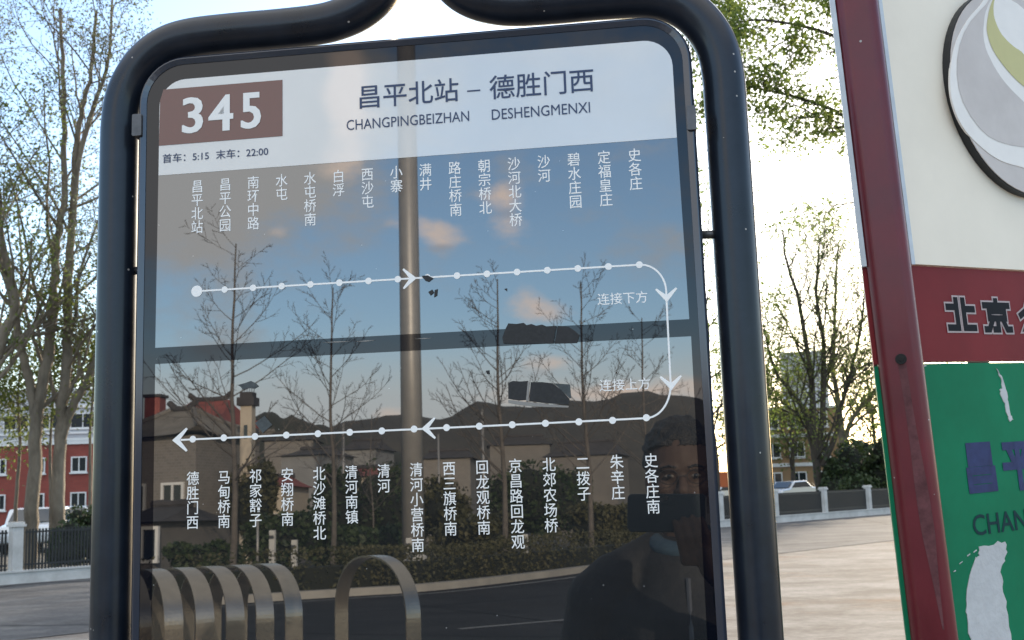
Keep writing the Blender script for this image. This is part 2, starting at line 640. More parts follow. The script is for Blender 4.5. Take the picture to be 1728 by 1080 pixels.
def quads_mesh(name, centers, size, rng, m, flat=0.0, aspect=.65):
    """many small leaf faces, randomly turned; numpy for speed"""
    c = np.asarray(centers, dtype=np.float64)
    n = len(c)
    a = rng.normal(size=(n, 3))
    a /= np.linalg.norm(a, axis=1)[:, None]
    b = rng.normal(size=(n, 3))
    b -= a * (a * b).sum(1)[:, None]
    b /= np.linalg.norm(b, axis=1)[:, None]
    s = size * rng.uniform(.55, 1.3, size=(n, 1))
    a, b = a * s, b * s * aspect
    v = np.stack([c - a * .5, c + b * .5, c + a * .62, c - b * .5], 1).reshape(-1, 3)
    me = bpy.data.meshes.new(name)
    me.vertices.add(4 * n)
    me.vertices.foreach_set('co', v.astype(np.float32).ravel())
    me.loops.add(4 * n)
    me.loops.foreach_set('vertex_index', np.arange(4 * n, dtype=np.int32))
    me.polygons.add(n)
    me.polygons.foreach_set('loop_start', np.arange(0, 4 * n, 4, dtype=np.int32))
    me.polygons.foreach_set('loop_total', np.full(n, 4, dtype=np.int32))
    me.update(calc_edges=True)
    me.validate()
    me.materials.append(m)
    return me


def link_mesh(name, me, parent=None):
    o = bpy.data.objects.new(name, me)
    COL.objects.link(o)
    o.parent = parent
    return o


# ------------------------------------------------------------------ lettering
_glyphs = {}


def glyph(body, bold=0.0, res=3):
    key = (body, bold)
    if key not in _glyphs:
        c = bpy.data.curves.new('glyph', 'FONT')
        c.body = body
        c.offset = bold
        c.resolution_u = res
        o = bpy.data.objects.new('glyph', c)
        COL.objects.link(o)
        dg = bpy.context.evaluated_depsgraph_get()
        me = bpy.data.meshes.new_from_object(o.evaluated_get(dg))
        vs = [tuple(v.co) for v in me.vertices]
        fs = [tuple(p.vertices) for p in me.polygons]
        bpy.data.objects.remove(o)
        bpy.data.curves.remove(c)
        bpy.data.meshes.remove(me)
        _glyphs[key] = (vs, fs)
    return _glyphs[key]


def fit_text(mb, body, x0, y0, x1, y1, z, to3, bold=0.0):
    vs, fs = glyph(body, bold)
    ax, bx = min(v[0] for v in vs), max(v[0] for v in vs)
    ay, by = min(v[1] for v in vs), max(v[1] for v in vs)
    mb.add([to3(x0 + (v[0] - ax) / (bx - ax) * (x1 - x0), y0 + (v[1] - ay) / (by - ay) * (y1 - y0), z) for v in vs], fs)


def em_text(mb, body, x, base, em, z, to3, bold=0.0, dx=1.0, dy=0.0, em_x=None):
    """full-width characters on em boxes; (x, base) is the left end of the first baseline"""
    for i, ch in enumerate(body):
        vs, fs = glyph(ch, bold)
        mb.add([to3(x + i * dx * em + v[0] * (em_x or em), base + i * dy * em + v[1] * em, z) for v in vs], fs)


def rrect(x0, y0, x1, y1, r, n=8, corners=(1, 1, 1, 1)):
    """counter-clockwise from the lower left; corners: ll, lr, ur, ul"""
    out = []
    for k, (cx, cy, a0) in enumerate(((x0, y0, 180), (x1, y0, 270), (x1, y1, 0), (x0, y1, 90))):
        rr = r * corners[k]
        if rr <= 0:
            out.append((cx, cy))
            continue
        mx = cx + rr if cx == x0 else cx - rr
        my = cy + rr if cy == y0 else cy - rr
        for i in range(n + 1):
            a = R_(a0 + 90 * i / n)
            out.append((mx + rr * math.cos(a), my + rr * math.sin(a)))
    return out


def catmull(pts, n=8):
    P = [Vector(p) for p in pts]
    P = [P[0] * 2 - P[1]] + P + [P[-1] * 2 - P[-2]]
    out = []
    for i in range(1, len(P) - 2):
        a, b, c, d = P[i - 1:i + 3]
        for k in range(n):
            t = k / n
            out.append(.5 * ((2 * b) + (c - a) * t + (2 * a - 5 * b + 4 * c - d) * t * t + (3 * b - a - 3 * c + d) * t ** 3))
    out.append(P[-2])
    return out


def wbuild(mb, name, m, parent, **kw):
    """build world-space geometry as a part of a thing that is not rotated"""
    r = parent
    while r.parent is not None:
        r = r.parent
    l = r.location
    mb.v = [(v[0] - l.x, v[1] - l.y, v[2] - l.z) for v in mb.v]
    return mb.build(name, m, parent, **kw)


# ================================================================== the ground
def sheet(name, poly, z, m, kind='structure'):
    mb = MB()
    mb.add([(x, y, z) for x, y in poly], [tuple(range(len(poly)))])
    o = mb.build(name, m)
    return tag(o, kind=kind)


big = 9000
sheet('ground', [(-big, -big), (big, -big), (big, big), (-big, big)], 0.0, MT['concrete'])

# line of the white railing wall, seen beyond the sign
FA = Vector((-10.04, 23.53, 0))
FBt = Vector((15.34, 48.84, 0))
fu = (FBt - FA).normalized()
fn = Vector((fu.y, -fu.x, 0))          # towards the camera side


def fpt(s, n=0.0, z=0.0):
    p = FA + fu * s + fn * n
    return Vector((p.x, p.y, z))


def strip(name, s0, s1, n0, n1, z, m):
    return sheet(name, [tuple(fpt(s, n)[:2]) for s, n in ((s0, n0), (s0, n1), (s1, n1), (s1, n0))], z, m)


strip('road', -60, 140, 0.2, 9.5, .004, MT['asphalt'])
strip('road_verge', -60, 140, -60, -0.3, .004, MT['soil'])
strip('drain_channel', -60, 140, 9.5, 9.9, .008, MT['asphalt'])

# road behind the photographer, with its far kerb
KP = [behind_ground(*p) for p in ((507, 1012), (720, 998), (900, 978), (1026, 961))]
k_a = KP[0] + (KP[0] - KP[1]).normalized() * 60
k_b = KP[-1] + (KP[-1] - KP[-2]).normalized() * 90
KL = catmull([KP[0] + (KP[0] - KP[1]).normalized() * 12] + KP + [KP[-1] + (KP[-1] - KP[-2]).normalized() * 14], 6)
KL = [k_a] + KL + [k_b]


def knormal(i):
    t = (KL[min(i + 1, len(KL) - 1)] - KL[max(i - 1, 0)]).normalized()
    n = Vector((t.y, -t.x, 0))
    if n.dot(SZ) < 0:
        n = -n
    return n                            # away from the sign


def koff(d):
    return [KL[i] + knormal(i) * d for i in range(len(KL))]


def kband(name, d0, d1, z, m, kind='structure'):
    a, b = koff(d0), koff(d1)
    mb = MB()
    n = len(a)
    mb.add([(p.x, p.y, z) for p in a] + [(p.x, p.y, z) for p in b], [(i, i + 1, n + i + 1, n + i) for i in range(n - 1)])
    return tag(mb.build(name, m), kind=kind)


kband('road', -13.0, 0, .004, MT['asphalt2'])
kband('edge_line', -.75, -.6, .008, MT['paint'])
kband('planting_bed', .3, 14, .10, MT['soil'])


def kerb_solid(name, d0, d1, h, m):
    a, b = koff(d0), koff(d1)
    n = len(a)
    mb = MB()
    mb.add([(p.x, p.y, 0) for p in a] + [(p.x, p.y, h) for p in a] + [(p.x, p.y, h) for p in b] + [(p.x, p.y, 0) for p in b],
           [(k * n + i, k * n + i + 1, (k + 1) * n + i + 1, (k + 1) * n + i) for k in range(3) for i in range(n - 1)])
    return tag(mb.build(name, m), kind='structure')


kerb_solid('kerb', 0, .3, .16, MT['kerb'])
kerb_solid('kerb', -13.3, -13.0, .12, MT['kerb'])
mb = MB()
for i0, i1 in ((1, 2),):
    pass
for k in range(9):
    p = behind_ground(775, 1062) + (KP[1] - KP[0]).normalized() * (k - 4) * 6.0
    t = (KP[1] - KP[0]).normalized()
    n = Vector((t.y, -t.x, 0)) * .07
    q = p + t * 2.6
    mb.add([(v.x, v.y, .008) for v in (p - n, p + n, q + n, q - n)], [(0, 1, 2, 3)])
tag(mb.build('lane_marking', MT['paint']), kind='structure')

# hills
def hills(name, prof, depth, thick, m, seed):
    """a ridge of rounded terrain; prof gives skyline pixels as the panel shows them"""
    xs = np.linspace(prof[0][0], prof[-1][0], 150)
    ys = np.interp(xs, [p[0] for p in prof], [p[1] for p in prof])
    rows = 15
    vs, fs = [], []
    for j in range(rows):
        s = j / (rows - 1)
        w = math.sin(min(1, s / .6) * math.pi / 2) if s <= .6 else math.cos((s - .6) / .4 * math.pi / 2)
        d = depth + thick * (s - .6)
        for i, (x, y) in enumerate(zip(xs, ys)):
            top = behind(x, y, depth)
            p = behind(x, y, d)
            h = max(top.z, 2.0) * w
            nzv = mnoise.fractal(Vector((x * .013 + seed, s * 4.0, seed)), 1.0, 2.0, 5) * .10 * top.z * (1 if .02 < s < .98 else 0) * (0.25 if abs(s - .6) < .04 else 1)
            vs.append((p.x, p.y, max(-2.0, h + nzv)))
    n = len(xs)
    for j in range(rows - 1):
        for i in range(n - 1):
            fs.append((j * n + i, j * n + i + 1, (j + 1) * n + i + 1, (j + 1) * n + i))
    mb = MB().add(vs, fs)
    return tag(mb.build(name, m, smooth=True), kind='structure')


hills('hills', [(-900, 720), (-300, 690), (100, 715), (300, 735), (440, 740), (540, 735), (575, 722), (612, 712), (645, 707), (662, 708), (690, 700), (735, 710), (762, 711), (800, 697), (830, 688), (870, 689), (905, 690), (950, 683),
      (1000, 683), (1040, 677), (1090, 667), (1110, 667), (1140, 676), (1200, 690), (1400, 700), (1800, 660), (2400, 690)], 1500, 900, MT['hill'], 3.1)
hills('near_hill', [(330, 800), (390, 740), (430, 705), (447, 697), (462, 700), (480, 714), (492, 708), (510, 712), (528, 719), (545, 716), (575, 726), (610, 742), (680, 770), (800, 800)], 420, 160, MT['hill2'], 8.2)

# ================================================================== the route sign
sb = S(0, 0, 0)
base = Vector((sb.x, sb.y, 0))
sign = thing('bus_route_sign', base, 'dark glass bus route board numbered 345 in a navy tube frame', 'route sign')

X0, X1, Y0, Y1 = -.309, .3035, -.62, .3195
RAD = .052
# tube frame: one pipe each side, curling up in the middle
ZT = -.028
yg = -S(0, 0, ZT).z / SY.z
left = [(-.3435, yg, 0), (-.3435, -1.0), (-.3435, -.5), (-.3435, 0), (-.3435, .2), (-.3425, .262), (-.335, .297), (-.317, .326), (-.292, .3445), (-.262, .3525),
        (-.215, .3545), (-.16, .3545), (-.118, .3555), (-.092, .3592), (-.066, .3685), (-.046, .384), (-.034, .405), (-.030, .44), (-.030, .50), (-.030, .56)]
mb = MB()
for sgn, off, dy in ((1, 0, 0), (-1, -.006, .0015)):
    pts = catmull([S(p[0] * sgn + (off if abs(p[0]) > .2 else .004), p[1] + (dy if p[1] > .2 else 0), ZT) for p in left], 7)
    mb.tube(pts, .0226, 22)
wbuild(mb, 'tube_frame', MT['tube'], sign, smooth=True)
for sgn in (-1, 1):
    p = S(.340 * sgn, yg, ZT)
    mb = MB().tube([Vector((p.x, p.y, 0)), Vector((p.x, p.y, .012)), Vector((p.x, p.y, .0121)), Vector((p.x, p.y, .03))], [.06, .06, .036, .026], 20)
    wbuild(mb, 'base_plate', MT['tube'], sign)
mb = MB()
mb.tube([S(-.030, .56, ZT), S(.034, .56, ZT)], .0226, 16)
mb.ball(S(.002, .60, ZT), .04)
wbuild(mb, 'top_finial', MT['tube'], sign, smooth=True)

# rim round the glass
rings = [(0, -.036), (0, -.001), (.0025, .0022), (.0035, .0022), (.0095, .0008), (.010, -.002)]
mb = MB()
loops = []
for o_, z_ in rings:
    loops.append([S(x, y, z_) for x, y in rrect(X0 + o_, Y0 + o_, X1 - o_, Y1 - o_, RAD - o_, 10)])
n = len(loops[0])
vs = [p for l in loops for p in l]
fs = [(k * n + i, k * n + (i + 1) % n, (k + 1) * n + (i + 1) % n, (k + 1) * n + i) for k in range(len(loops) - 1) for i in range(n)]
fs.append(tuple(range(n - 1, -1, -1)))
mb.add(vs, fs)
wbuild(mb, 'rim', MT['rim'], sign)

glass = MB().prism(rrect(X0 + .0095, Y0 + .0095, X1 - .0095, Y1 - .0095, RAD - .0095, 10), S, -.03, 0.0)
glass = wbuild(glass, 'display_panel', MT['bezel'], sign)
tag(glass, 'black glass panel of the route board with printed stops')


def part(mb, name, m, label=None, parent=glass, **kw):
    o = wbuild(mb, name, m, parent, **kw)
    if label:
        o['label'] = label
    return o


HB = .1836
part(MB().prism(rrect(-.2847, HB, .2833, .2927, .030, 8, (0, 0, 1, 1)), S, -.001, .0004), 'header_band', MT['header'], 'white band with the route number and end stations')
part(MB().prism([(-.2858, -.0085), (.2850, -.0085), (.2834, HB - .0003), (-.2848, HB - .0003)], S, -.001, .0004), 'screen', MT['screen'], 'upper dark field with the outbound stops')
part(MB().prism([(-.2856, -.59), (.2825, -.59), (.2858, -.0262), (-.2856, -.0262)], S, -.001, .0004), 'screen', MT['screen'], 'lower dark field with the return stops')
pl = [(-.2846, .2176), (-.1427, .2180), (-.1425, .2824), (-.2800, .2824), (-.2838, .2700)]
part(MB().prism(pl, S, -.001, .0008), 'number_plate', MT['plate'], 'brown red field behind the number 345')
mb = MB()
for ch, x0, x1 in (('3', -.2578, -.2333), ('4', -.2273, -.1985), ('5', -.1900, -.1668)):
    fit_text(mb, ch, x0, .2290, x1 - .0016, .2705, .0013, S, .012)
    fit_text(mb, ch, x0 + .0008, .2290, x1 - .0008, .2705, .00135, S, .012)
    fit_text(mb, ch, x0 + .0016, .2290, x1, .2705, .0014, S, .012)
part(mb, 'route_number', MT['digit_ink'], 'white bold 345')
mb = MB()
em_text(mb, '昌平北站', -.0589, .2444, .0284, .0009, S, .006)
em_text(mb, '德胜门西', .0870, .2433, .0285, .0009, S, .006)
mb.prism([(.0632, .2516), (.0775, .2516), (.0775, .2531), (.0632, .2531)], S, .0002, .0009)
part(mb, 'route_title', MT['navy_ink'])
mb = MB()
fit_text(mb, 'CHANGPINGBEIZHAN', -.0706, .2188, .0645, .2303, .0009, S, 0)
part(mb, 'title_pinyin', MT['navy_ink'])
mb = MB()
fit_text(mb, 'DESHENGMENXI', .0891, .2180, .1943, .2298, .0009, S, 0)
part(mb, 'title_pinyin', MT['navy_ink'])
mb = MB()
fit_text(mb, '首车：5:15', -.2800, .1972, -.2266, .2076, .0009, S, .006)
fit_text(mb, '末车：22:00', -.2184, .1970, -.1589, .2076, .0009, S, .006)
part(mb, 'service_times', MT['navy_ink'])

EM = .01525
ups = '昌平北站 昌平公园 南环中路 水屯 水屯桥南 白浮 西沙屯 小寨 满井 路庄桥南 朝宗桥北 沙河北大桥 沙河 碧水庄园 定福皇庄 史各庄'.split()
los = '德胜门西 马甸桥南 祁家豁子 安翔桥南 北沙滩桥北 清河南镇 清河 清河小营桥南 西三旗桥南 回龙观桥南 京昌路回龙观 北郊农场桥 二拨子 朱辛庄 史各庄南'.split()
for names, x0, dx, top in ((ups, -.2395, .03186, .1745), (los, -.2420, .03434, -.1433)):
    for i, nm in enumerate(names):
        mb = MB()
        em_text(mb, nm, x0 + dx * i - EM / 2 * .93, top - .802 * EM, EM, .0008, S, .004, dx=0, dy=-1, em_x=EM * .93)
        part(mb, 'stop_name', MT['white_ink'])
mb = MB()
em_text(mb, '连接下方', .1923, .0121, .0131, .0008, S, .003)
part(mb, 'link_note', MT['white_ink'])
mb = MB()
em_text(mb, '连接上方', .1903, -.0770, .0131, .0008, S, .003)
part(mb, 'link_note', MT['white_ink'])


def ribbon(mb, pts, w, z):
    L_, R2 = [], []
    for i, p in enumerate(pts):
        a, b = pts[max(i - 1, 0)], pts[min(i + 1, len(pts) - 1)]
        d = math.hypot(b[0] - a[0], b[1] - a[1])
        nx, ny = -(b[1] - a[1]) / d * w / 2, (b[0] - a[0]) / d * w / 2
        L_.append(S(p[0] + nx, p[1] + ny, z))
        R2.append(S(p[0] - nx, p[1] - ny, z))
    n = len(pts)
    mb.add(L_ + R2, [(n + i, n + i + 1, i + 1, i) for i in range(n - 1)])


def disc(mb, x, y, r, z, n=20):
    mb.add([S(x + r * math.cos(2 * math.pi * k / n), y + r * math.sin(2 * math.pi * k / n), z) for k in range(n)], [tuple(range(n))])


def arrow(mb, x, y, ang, z, s=.011):
    """swept-back chevron with a filled tip"""
    c, sn = math.cos(ang), math.sin(ang)
    poly = [(.62, 0), (-.62, 1.02), (-.76, .90), (-.06, 0), (-.76, -.90), (-.62, -1.02)]
    q = [(x + (a * c - b * sn) * s, y + (a * sn + b * c) * s) for a, b in poly]
    P = [S(a, b, z) for a, b in q]
    mb.add(P, [(0, 1, 2, 3), (0, 3, 4, 5)])


mb = MB()
YU, YL = .0509, -.1080
ribbon(mb, [(-.239, YU), (.2375, YU)], .0019, .0008)
arc = [(.2375 + .0258 * math.sin(a), YU - .0285 * (1 - math.cos(a))) for a in np.linspace(0, math.pi / 2, 14)]
ribbon(mb, arc + [(.2630, -.0080), (.2626, -.0720)], .0019, .00081)
arc = [(.2362 + .0264 * math.cos(a), -.0720 - .0352 * math.sin(a)) for a in np.linspace(0, math.pi / 2, 14)]
ribbon(mb, arc, .0019, .00082)
ribbon(mb, [(.2365, -.1072), (.20, YL + .0005), (.1, YL), (-.256, YL - .0008)], .0019, .00083)
disc(mb, -.2393, YU, .0062, .0009, 28)
for i in range(1, 16):
    disc(mb, -.2397 + .03181 * i, YU, .0036, .0009)
for i in range(15):
    disc(mb, -.2424 + .03420 * i, YL - (0.0005 if i < 7 else 0) + (.0012 if i == 14 else 0), .0036, .0009)
arrow(mb, -.0035, YU, 0, .00095)
arrow(mb, .2634, .0168, -math.pi / 2, .00095)
arrow(mb, .2630, -.0735, -math.pi / 2, .00095)
arrow(mb, .0115, YL, math.pi, .00095)
arrow(mb, -.2575, YL - .0008, math.pi, .00095, .0125)
part(mb, 'route_line', MT['white_ink'], 'white line of dots and arrows')


# remains of tape on the glass, given in panel coordinates
def loc(px, py):
    d = ray(px, py)
    q = C0 + d * ((SO - C0).dot(SZ) / d.dot(SZ)) - SO
    return q.dot(SX), q.dot(SY)


def scrap(poly, m, z=.0016, name='tape_scrap', label=None):
    pts = [loc(*p) for p in poly]
    a = sum(pts[i][0] * pts[(i + 1) % len(pts)][1] - pts[(i + 1) % len(pts)][0] * pts[i][1] for i in range(len(pts)))
    if a < 0:
        pts = pts[::-1]
    mb = MB().prism(pts, S, z - .0007, z)
    return part(mb, name, m, label)


scrap([(850, 580), (848, 570), (853, 556), (858, 546), (872, 547), (884, 545), (889, 549), (897, 547), (905, 550), (915, 548), (922, 551), (939, 550), (934, 580)], MT['scrap'], label='black tape left across the dark divider')
scrap([(942, 550), (960, 552), (972, 560), (978, 566), (974, 579), (936, 580)], MT['scrap'])
scrap([(858, 646), (866, 643), (878, 644), (891, 643), (888, 675), (876, 676), (858, 673)], MT['scrap'], label='small square black tape scrap')
scrap([(896, 645), (915, 645), (933, 647), (948, 659), (961, 673), (960, 683), (930, 681), (893, 677)], MT['scrap'], label='black tape scrap with a slanted end')
scrap([(935, 647), (962, 649), (964, 672), (961, 672)], MT['scrap2'])
scrap([(889, 644), (894, 644), (892, 677), (888, 677)], MT['clear'])
scrap([(858, 675), (892, 679), (930, 683), (960, 685), (959, 688), (920, 687), (880, 684), (858, 680)], MT['clear'])
scrap([(402, 650), (416, 646), (424, 643), (432, 647), (437, 652), (430, 656), (420, 655), (411, 658), (407, 653)], MT['scrap2'], label='crumpled grey tape scrap')
scrap([(431, 714), (447, 702), (460, 717), (444, 731)], MT['scrap2'], label='diamond of grey tape')
for q in ([(712, 466), (722, 465), (732, 470), (724, 476), (718, 474)], [(723, 493), (730, 489), (733, 494), (727, 499)], [(734, 490), (739, 488), (738, 499), (733, 502)],
          [(851, 488), (856, 487), (856, 492)], [(820, 626), (826, 625), (827, 632), (822, 631)]):
    scrap(q, MT['scrap'], name='paint_fleck')

for q in ([(545, 578), (570, 576), (592, 576), (570, 578)], [(600, 576.5), (618, 574.5), (634, 574), (618, 576.5)], [(284, 107), (292, 104), (305, 103), (309, 106), (298, 107), (290, 110)],
          [(372, 100.5), (382, 98.5), (396, 99), (384, 101)], [(410, 98), (424, 96), (446, 95.5), (426, 98)], [(700, 572), (716, 570.5), (730, 570.5), (716, 572)]):
    scrap(q, MT['clear'], z=.0006, name='scuff_mark')

# clips and pins that hold the panel
for x, y, w, h in ((-.3085, .242, .011, .025), (.2995, .2025, .0095, .026)):
    mb = MB().prism(rrect(x - w / 2, y - h / 2, x + w / 2, y + h / 2, .0015, 3), S, -.03, .0062)
    wbuild(mb, 'panel_clip', MT['clip'], sign)
for sx in (1, -1):
    for y in (.084, -.42):
        mb = MB().tube([S(.300 * sx, y, -.025), S(.325 * sx, y, -.027)], [.0045, .0045], 12)
        mb.tube([S(.302 * sx, y, -.025), S(.3045 * sx, y, -.025)], .007, 12)
        wbuild(mb, 'panel_pin', MT['clip'], sign, smooth=True)

# ================================================================== the stop sign on the right
fbase = FO - FV * (FO.z / FV.z)
flag = thing('bus_stop_sign', fbase, 'stop sign with maroon post, cream emblem board above a red strip and torn green board', 'stop sign')
# box section post with rounded corners; its broad side looks at the street
PV = C0 - FO
PC = (PV - FV * PV.dot(FV)).normalized()
PX = FV.cross(PC)
if PX.dot(RIGHT) < 0:
    PX = -PX


def P3(x, y, z):
    return FO + PX * x + PC * y + FV * z


prof = rrect(-.0255, -.046, .0255, .004, .013, 10)
mb = MB().prism(prof, P3, -FO.z / FV.z, .80)
post = wbuild(mb, 'post', MT['red_pole'], flag)
mb = MB().prism(rrect(-.028, -.0485, .028, .0065, .011, 6), P3, .80, .815)
wbuild(mb, 'post_cap', MT['red_pole'], flag)
mb = MB().tube([P3(.0012, .0035, -.0605), P3(.0012, .0068, -.0605)], [.0064, .0060], 18)
mb.tube([P3(.0012, .0068, -.0605), P3(.0012, .0074, -.0605)], [.0030, .0026], 12)
wbuild(mb, 'bolt', MT['tyre'], post)
n = 26
L_, R2 = [], []
for i in range(n + 1):
    t = i / n
    w = (.0046 + .0030 * t) * (1 - .16 * math.sin(t * 9)) * (1 - max(0, t - .66) * 2.6)
    x = .0018 + .009 * t
    L_.append(P3(x - w, .0043, -.067 - .30 * t))
    R2.append(P3(x + w, .0043, -.067 - .30 * t))
wbuild(MB().add(L_ + R2, [(i, i + 1, n + 2 + i, n + 1 + i) for i in range(n)]), 'rust_run', MT['rust'], post)

BW = .535
RB = .045
ub = wbuild(MB().prism([(.0465, .0545), (BW, .0545), (BW, .66), (.0465, .66)], F, -.012, .0), 'upper_board', MT['cream'], flag)
wbuild(MB().prism([(.0395, .0535), (.0462, .0535), (.0462, .66), (.0395, .66)], F, -.012, .0018), 'board_edging', MT['edge'], ub)
rb = wbuild(MB().prism([(.026, -.0632), (BW - .003, -.0632), (BW - .003, .0528), (.026, .0528)], F, -.012, -.003), 'name_strip', MT['red_board'], flag)
gb = wbuild(MB().prism([(.026, -.85), (BW - .003, -.85), (BW - .003, -.0655), (.026, -.0655)], F, -.012, -.003), 'lower_board', MT['green_board'], flag)
# the second face of the sign, seen edge on to the left of the post
HR = (Vector((ray(1468, 520).x, ray(1468, 520).y, 0))).normalized()
HR = (HR - FV * HR.dot(FV)).normalized()
HRn = HR.cross(FV)


def F2(x, y, z=0.0):
    return FO - PX * .0272 + HR * x + FV * y + HRn * z


for nm, y0, y1, m_, e_ in (('upper_board', .0545, .66, 'cream', 'edge'), ('name_strip', -.0632, .0528, 'red_board', None), ('lower_board', -.85, -.0655, 'green_board', None)):
    o = wbuild(MB().prism([(.006, y0), (.42, y0), (.42, y1), (.006, y1)], F2, -.0026, .0026), nm, MT[m_], flag)
    if e_:
        wbuild(MB().prism([(.0, y0 - .001), (.0058, y0 - .001), (.0058, y1), (.0, y1)], F2, -.0029, .0031), 'board_edging', MT[e_], o)

# emblem: a raised disc with sweeping bands
ECX, ECY, ER = .287, .293, .141


def EM3(x, y, z):
    return F(ECX + x, ECY + y, z)


def circ(r, n=64, cx=0, cy=0):
    return [(cx + r * math.cos(2 * math.pi * k / n), cy + r * math.sin(2 * math.pi * k / n)) for k in range(n)]


wbuild(MB().prism(circ(ER), EM3, .0005, .0105), 'emblem_shaded_side', MT['iron'], ub)  # side of the disc, its shade painted in by the dark colour
emb = wbuild(MB().prism(circ(ER - .0015), EM3, .0106, .012), 'emblem', MT['edge'], ub, bevel=.0005)


def lens_band(a, b, z, name, m_, n=28):
    """area between two curves given as point lists"""
    A, B = catmull([(x, y, 0) for x, y in a], n // (len(a) - 1)), catmull([(x, y, 0) for x, y in b], n // (len(b) - 1))
    k = min(len(A), len(B))
    A = [A[int(i * (len(A) - 1) / (k - 1))] for i in range(k)]
    B = [B[int(i * (len(B) - 1) / (k - 1))] for i in range(k)]
    vs = [EM3(p.x, p.y, z) for p in A] + [EM3(p.x, p.y, z) for p in B]
    fs = [(i, i + 1, k + i + 1, k + i) for i in range(k - 1)]
    return MB().add(vs, fs), name, m_


def locE(x, y):
    d = ray(1580 + x * .315, y * .315)
    o = F(0, 0, .012)
    q = C0 + d * ((o - C0).dot(FN) / d.dot(FN)) - o
    return q.dot(FH) - ECX, q.dot(FV) - ECY


def smooth2(pts, n=8):
    return [(p.x, p.y) for p in catmull([(x, y, 0) for x, y in pts], n)]


emb.data.materials[0] = MT['grey_disc']
E1 = smooth2([locE(*p) for p in ((290, -60), (235, 25), (160, 115), (98, 240), (72, 400), (84, 545), (140, 680), (240, 790), (345, 862), (470, 900))])
E2 = [locE(*p) for p in ((300, -40), (262, 25), (180, 115), (122, 240), (107, 400), (140, 550), (230, 690), (330, 760), (470, 790))]
E3 = [locE(*p) for p in ((300, -20), (262, 60), (248, 160), (260, 255), (302, 350), (370, 450), (470, 552))]
E4 = [locE(*p) for p in ((312, -30), (284, 40), (268, 130), (272, 190), (302, 272), (372, 372), (470, 468))]
E5 = [locE(*p) for p in ((316, -30), (303, 30), (308, 100), (348, 188), (410, 250), (470, 295))]
# bands run on to the right until they reach the rim
def ext(l, tx, ty):
    return l + [((l[-1][0] + tx) / 2 + .004, (l[-1][1] + ty) / 2 - .010), (tx, ty)]


E1 = E1 + [(p[0], p[1]) for p in smooth2([(E1[-1][0], E1[-1][1]), (.06, -.085), (.112, -.02), (.120, .05), (.09, .095), (.02, .128)], 6)][1:]
area = sum(E1[i][0] * E1[(i + 1) % len(E1)][1] - E1[(i + 1) % len(E1)][0] * E1[i][1] for i in range(len(E1)))
wbuild(MB().prism(E1 if area > 0 else E1[::-1], EM3, .010, .0127), 'emblem_swoosh', MT['white_swoosh'], ub)
for A, B, z, m_ in ((ext(E2, .085, -.045), ext(E3, .085, -.045), .0131, 'grey_disc'), (ext(E4, .098, .01), ext(E5, .098, .01), .0132, 'olive')):
    b_, nm_, mm_ = lens_band(A, B, z, 'emblem_band', MT[m_])
    wbuild(b_, nm_, mm_, ub)

STROKES = {
    '北': [[(.36, .97), (.36, .10)], [(.04, .76), (.36, .76)], [(.04, .10), (.36, .10)], [(.62, .97), (.62, .10), (.97, .10)], [(.62, .70), (.97, .70)]],
    '京': [[(.50, .98), (.50, .84)], [(.04, .84), (.96, .84)], [(.20, .66), (.80, .66), (.80, .42), (.20, .42), (.20, .66)], [(.50, .42), (.50, .06), (.36, .06)], [(.26, .30), (.14, .06), (.02, .06)], [(.74, .30), (.84, .06), (.98, .06)]],
    '公': [[(.40, .94), (.30, .70), (.06, .54)], [(.60, .94), (.70, .70), (.96, .54)], [(.46, .54), (.20, .10), (.80, .12)], [(.66, .34), (.94, .02)]],
    '交': [[(.50, .98), (.50, .82)], [(.04, .80), (.96, .80)], [(.32, .68), (.12, .48)], [(.68, .68), (.90, .48)], [(.70, .50), (.46, .20), (.08, .02)], [(.30, .50), (.54, .20), (.94, .02)]],
    '昌': [[(.17, .94), (.83, .94), (.83, .60), (.17, .60), (.17, .94)], [(.17, .77), (.83, .77)], [(.10, .42), (.90, .42), (.90, .04), (.10, .04), (.10, .42)], [(.10, .23), (.90, .23)]],
    '平': [[(.08, .90), (.92, .90)], [(.24, .78), (.34, .58)], [(.76, .78), (.66, .58)], [(.02, .46), (.98, .46)], [(.50, .90), (.50, .0)]],
}


def stroke_text(mb, ch, x, y, em, w, z, to3, dz, em_y=None):
    """block lettering drawn stroke by stroke with square ends"""
    for si, st in enumerate(STROKES[ch]):
        P = [(x + a * em, y + b * (em_y or em)) for a, b in st]
        closed = st[0] == st[-1]
        if closed:
            P = P[:-1]
        n = len(P)
        L_, R2 = [], []
        for i in range(n):
            prev = P[i - 1] if (i > 0 or closed) else None
            nxt = P[(i + 1) % n] if (i < n - 1 or closed) else None
            def un(a, b):
                d = math.hypot(b[0] - a[0], b[1] - a[1])
                return ((b[0] - a[0]) / d, (b[1] - a[1]) / d)
            d1 = un(prev, P[i]) if prev else un(P[i], nxt)
            d2 = un(P[i], nxt) if nxt else d1
            n1, n2 = (-d1[1], d1[0]), (-d2[1], d2[0])
            mx, my = n1[0] + n2[0], n1[1] + n2[1]
            k = 2 / max(.4, mx * mx + my * my)
            hw = w / 2
            ex = -d2[0] * hw if not prev else (d1[0] * hw if not nxt else 0)
            ey = -d2[1] * hw if not prev else (d1[1] * hw if not nxt else 0)
            L_.append(to3(P[i][0] + mx * k * hw + ex, P[i][1] + my * k * hw + ey, z + si * dz))
            R2.append(to3(P[i][0] - mx * k * hw + ex, P[i][1] - my * k * hw + ey, z + si * dz))
        m_ = n if closed else n - 1
        mb.add(L_ + R2, [(n + i, n + (i + 1) % n, (i + 1) % n, i) for i in range(m_)])


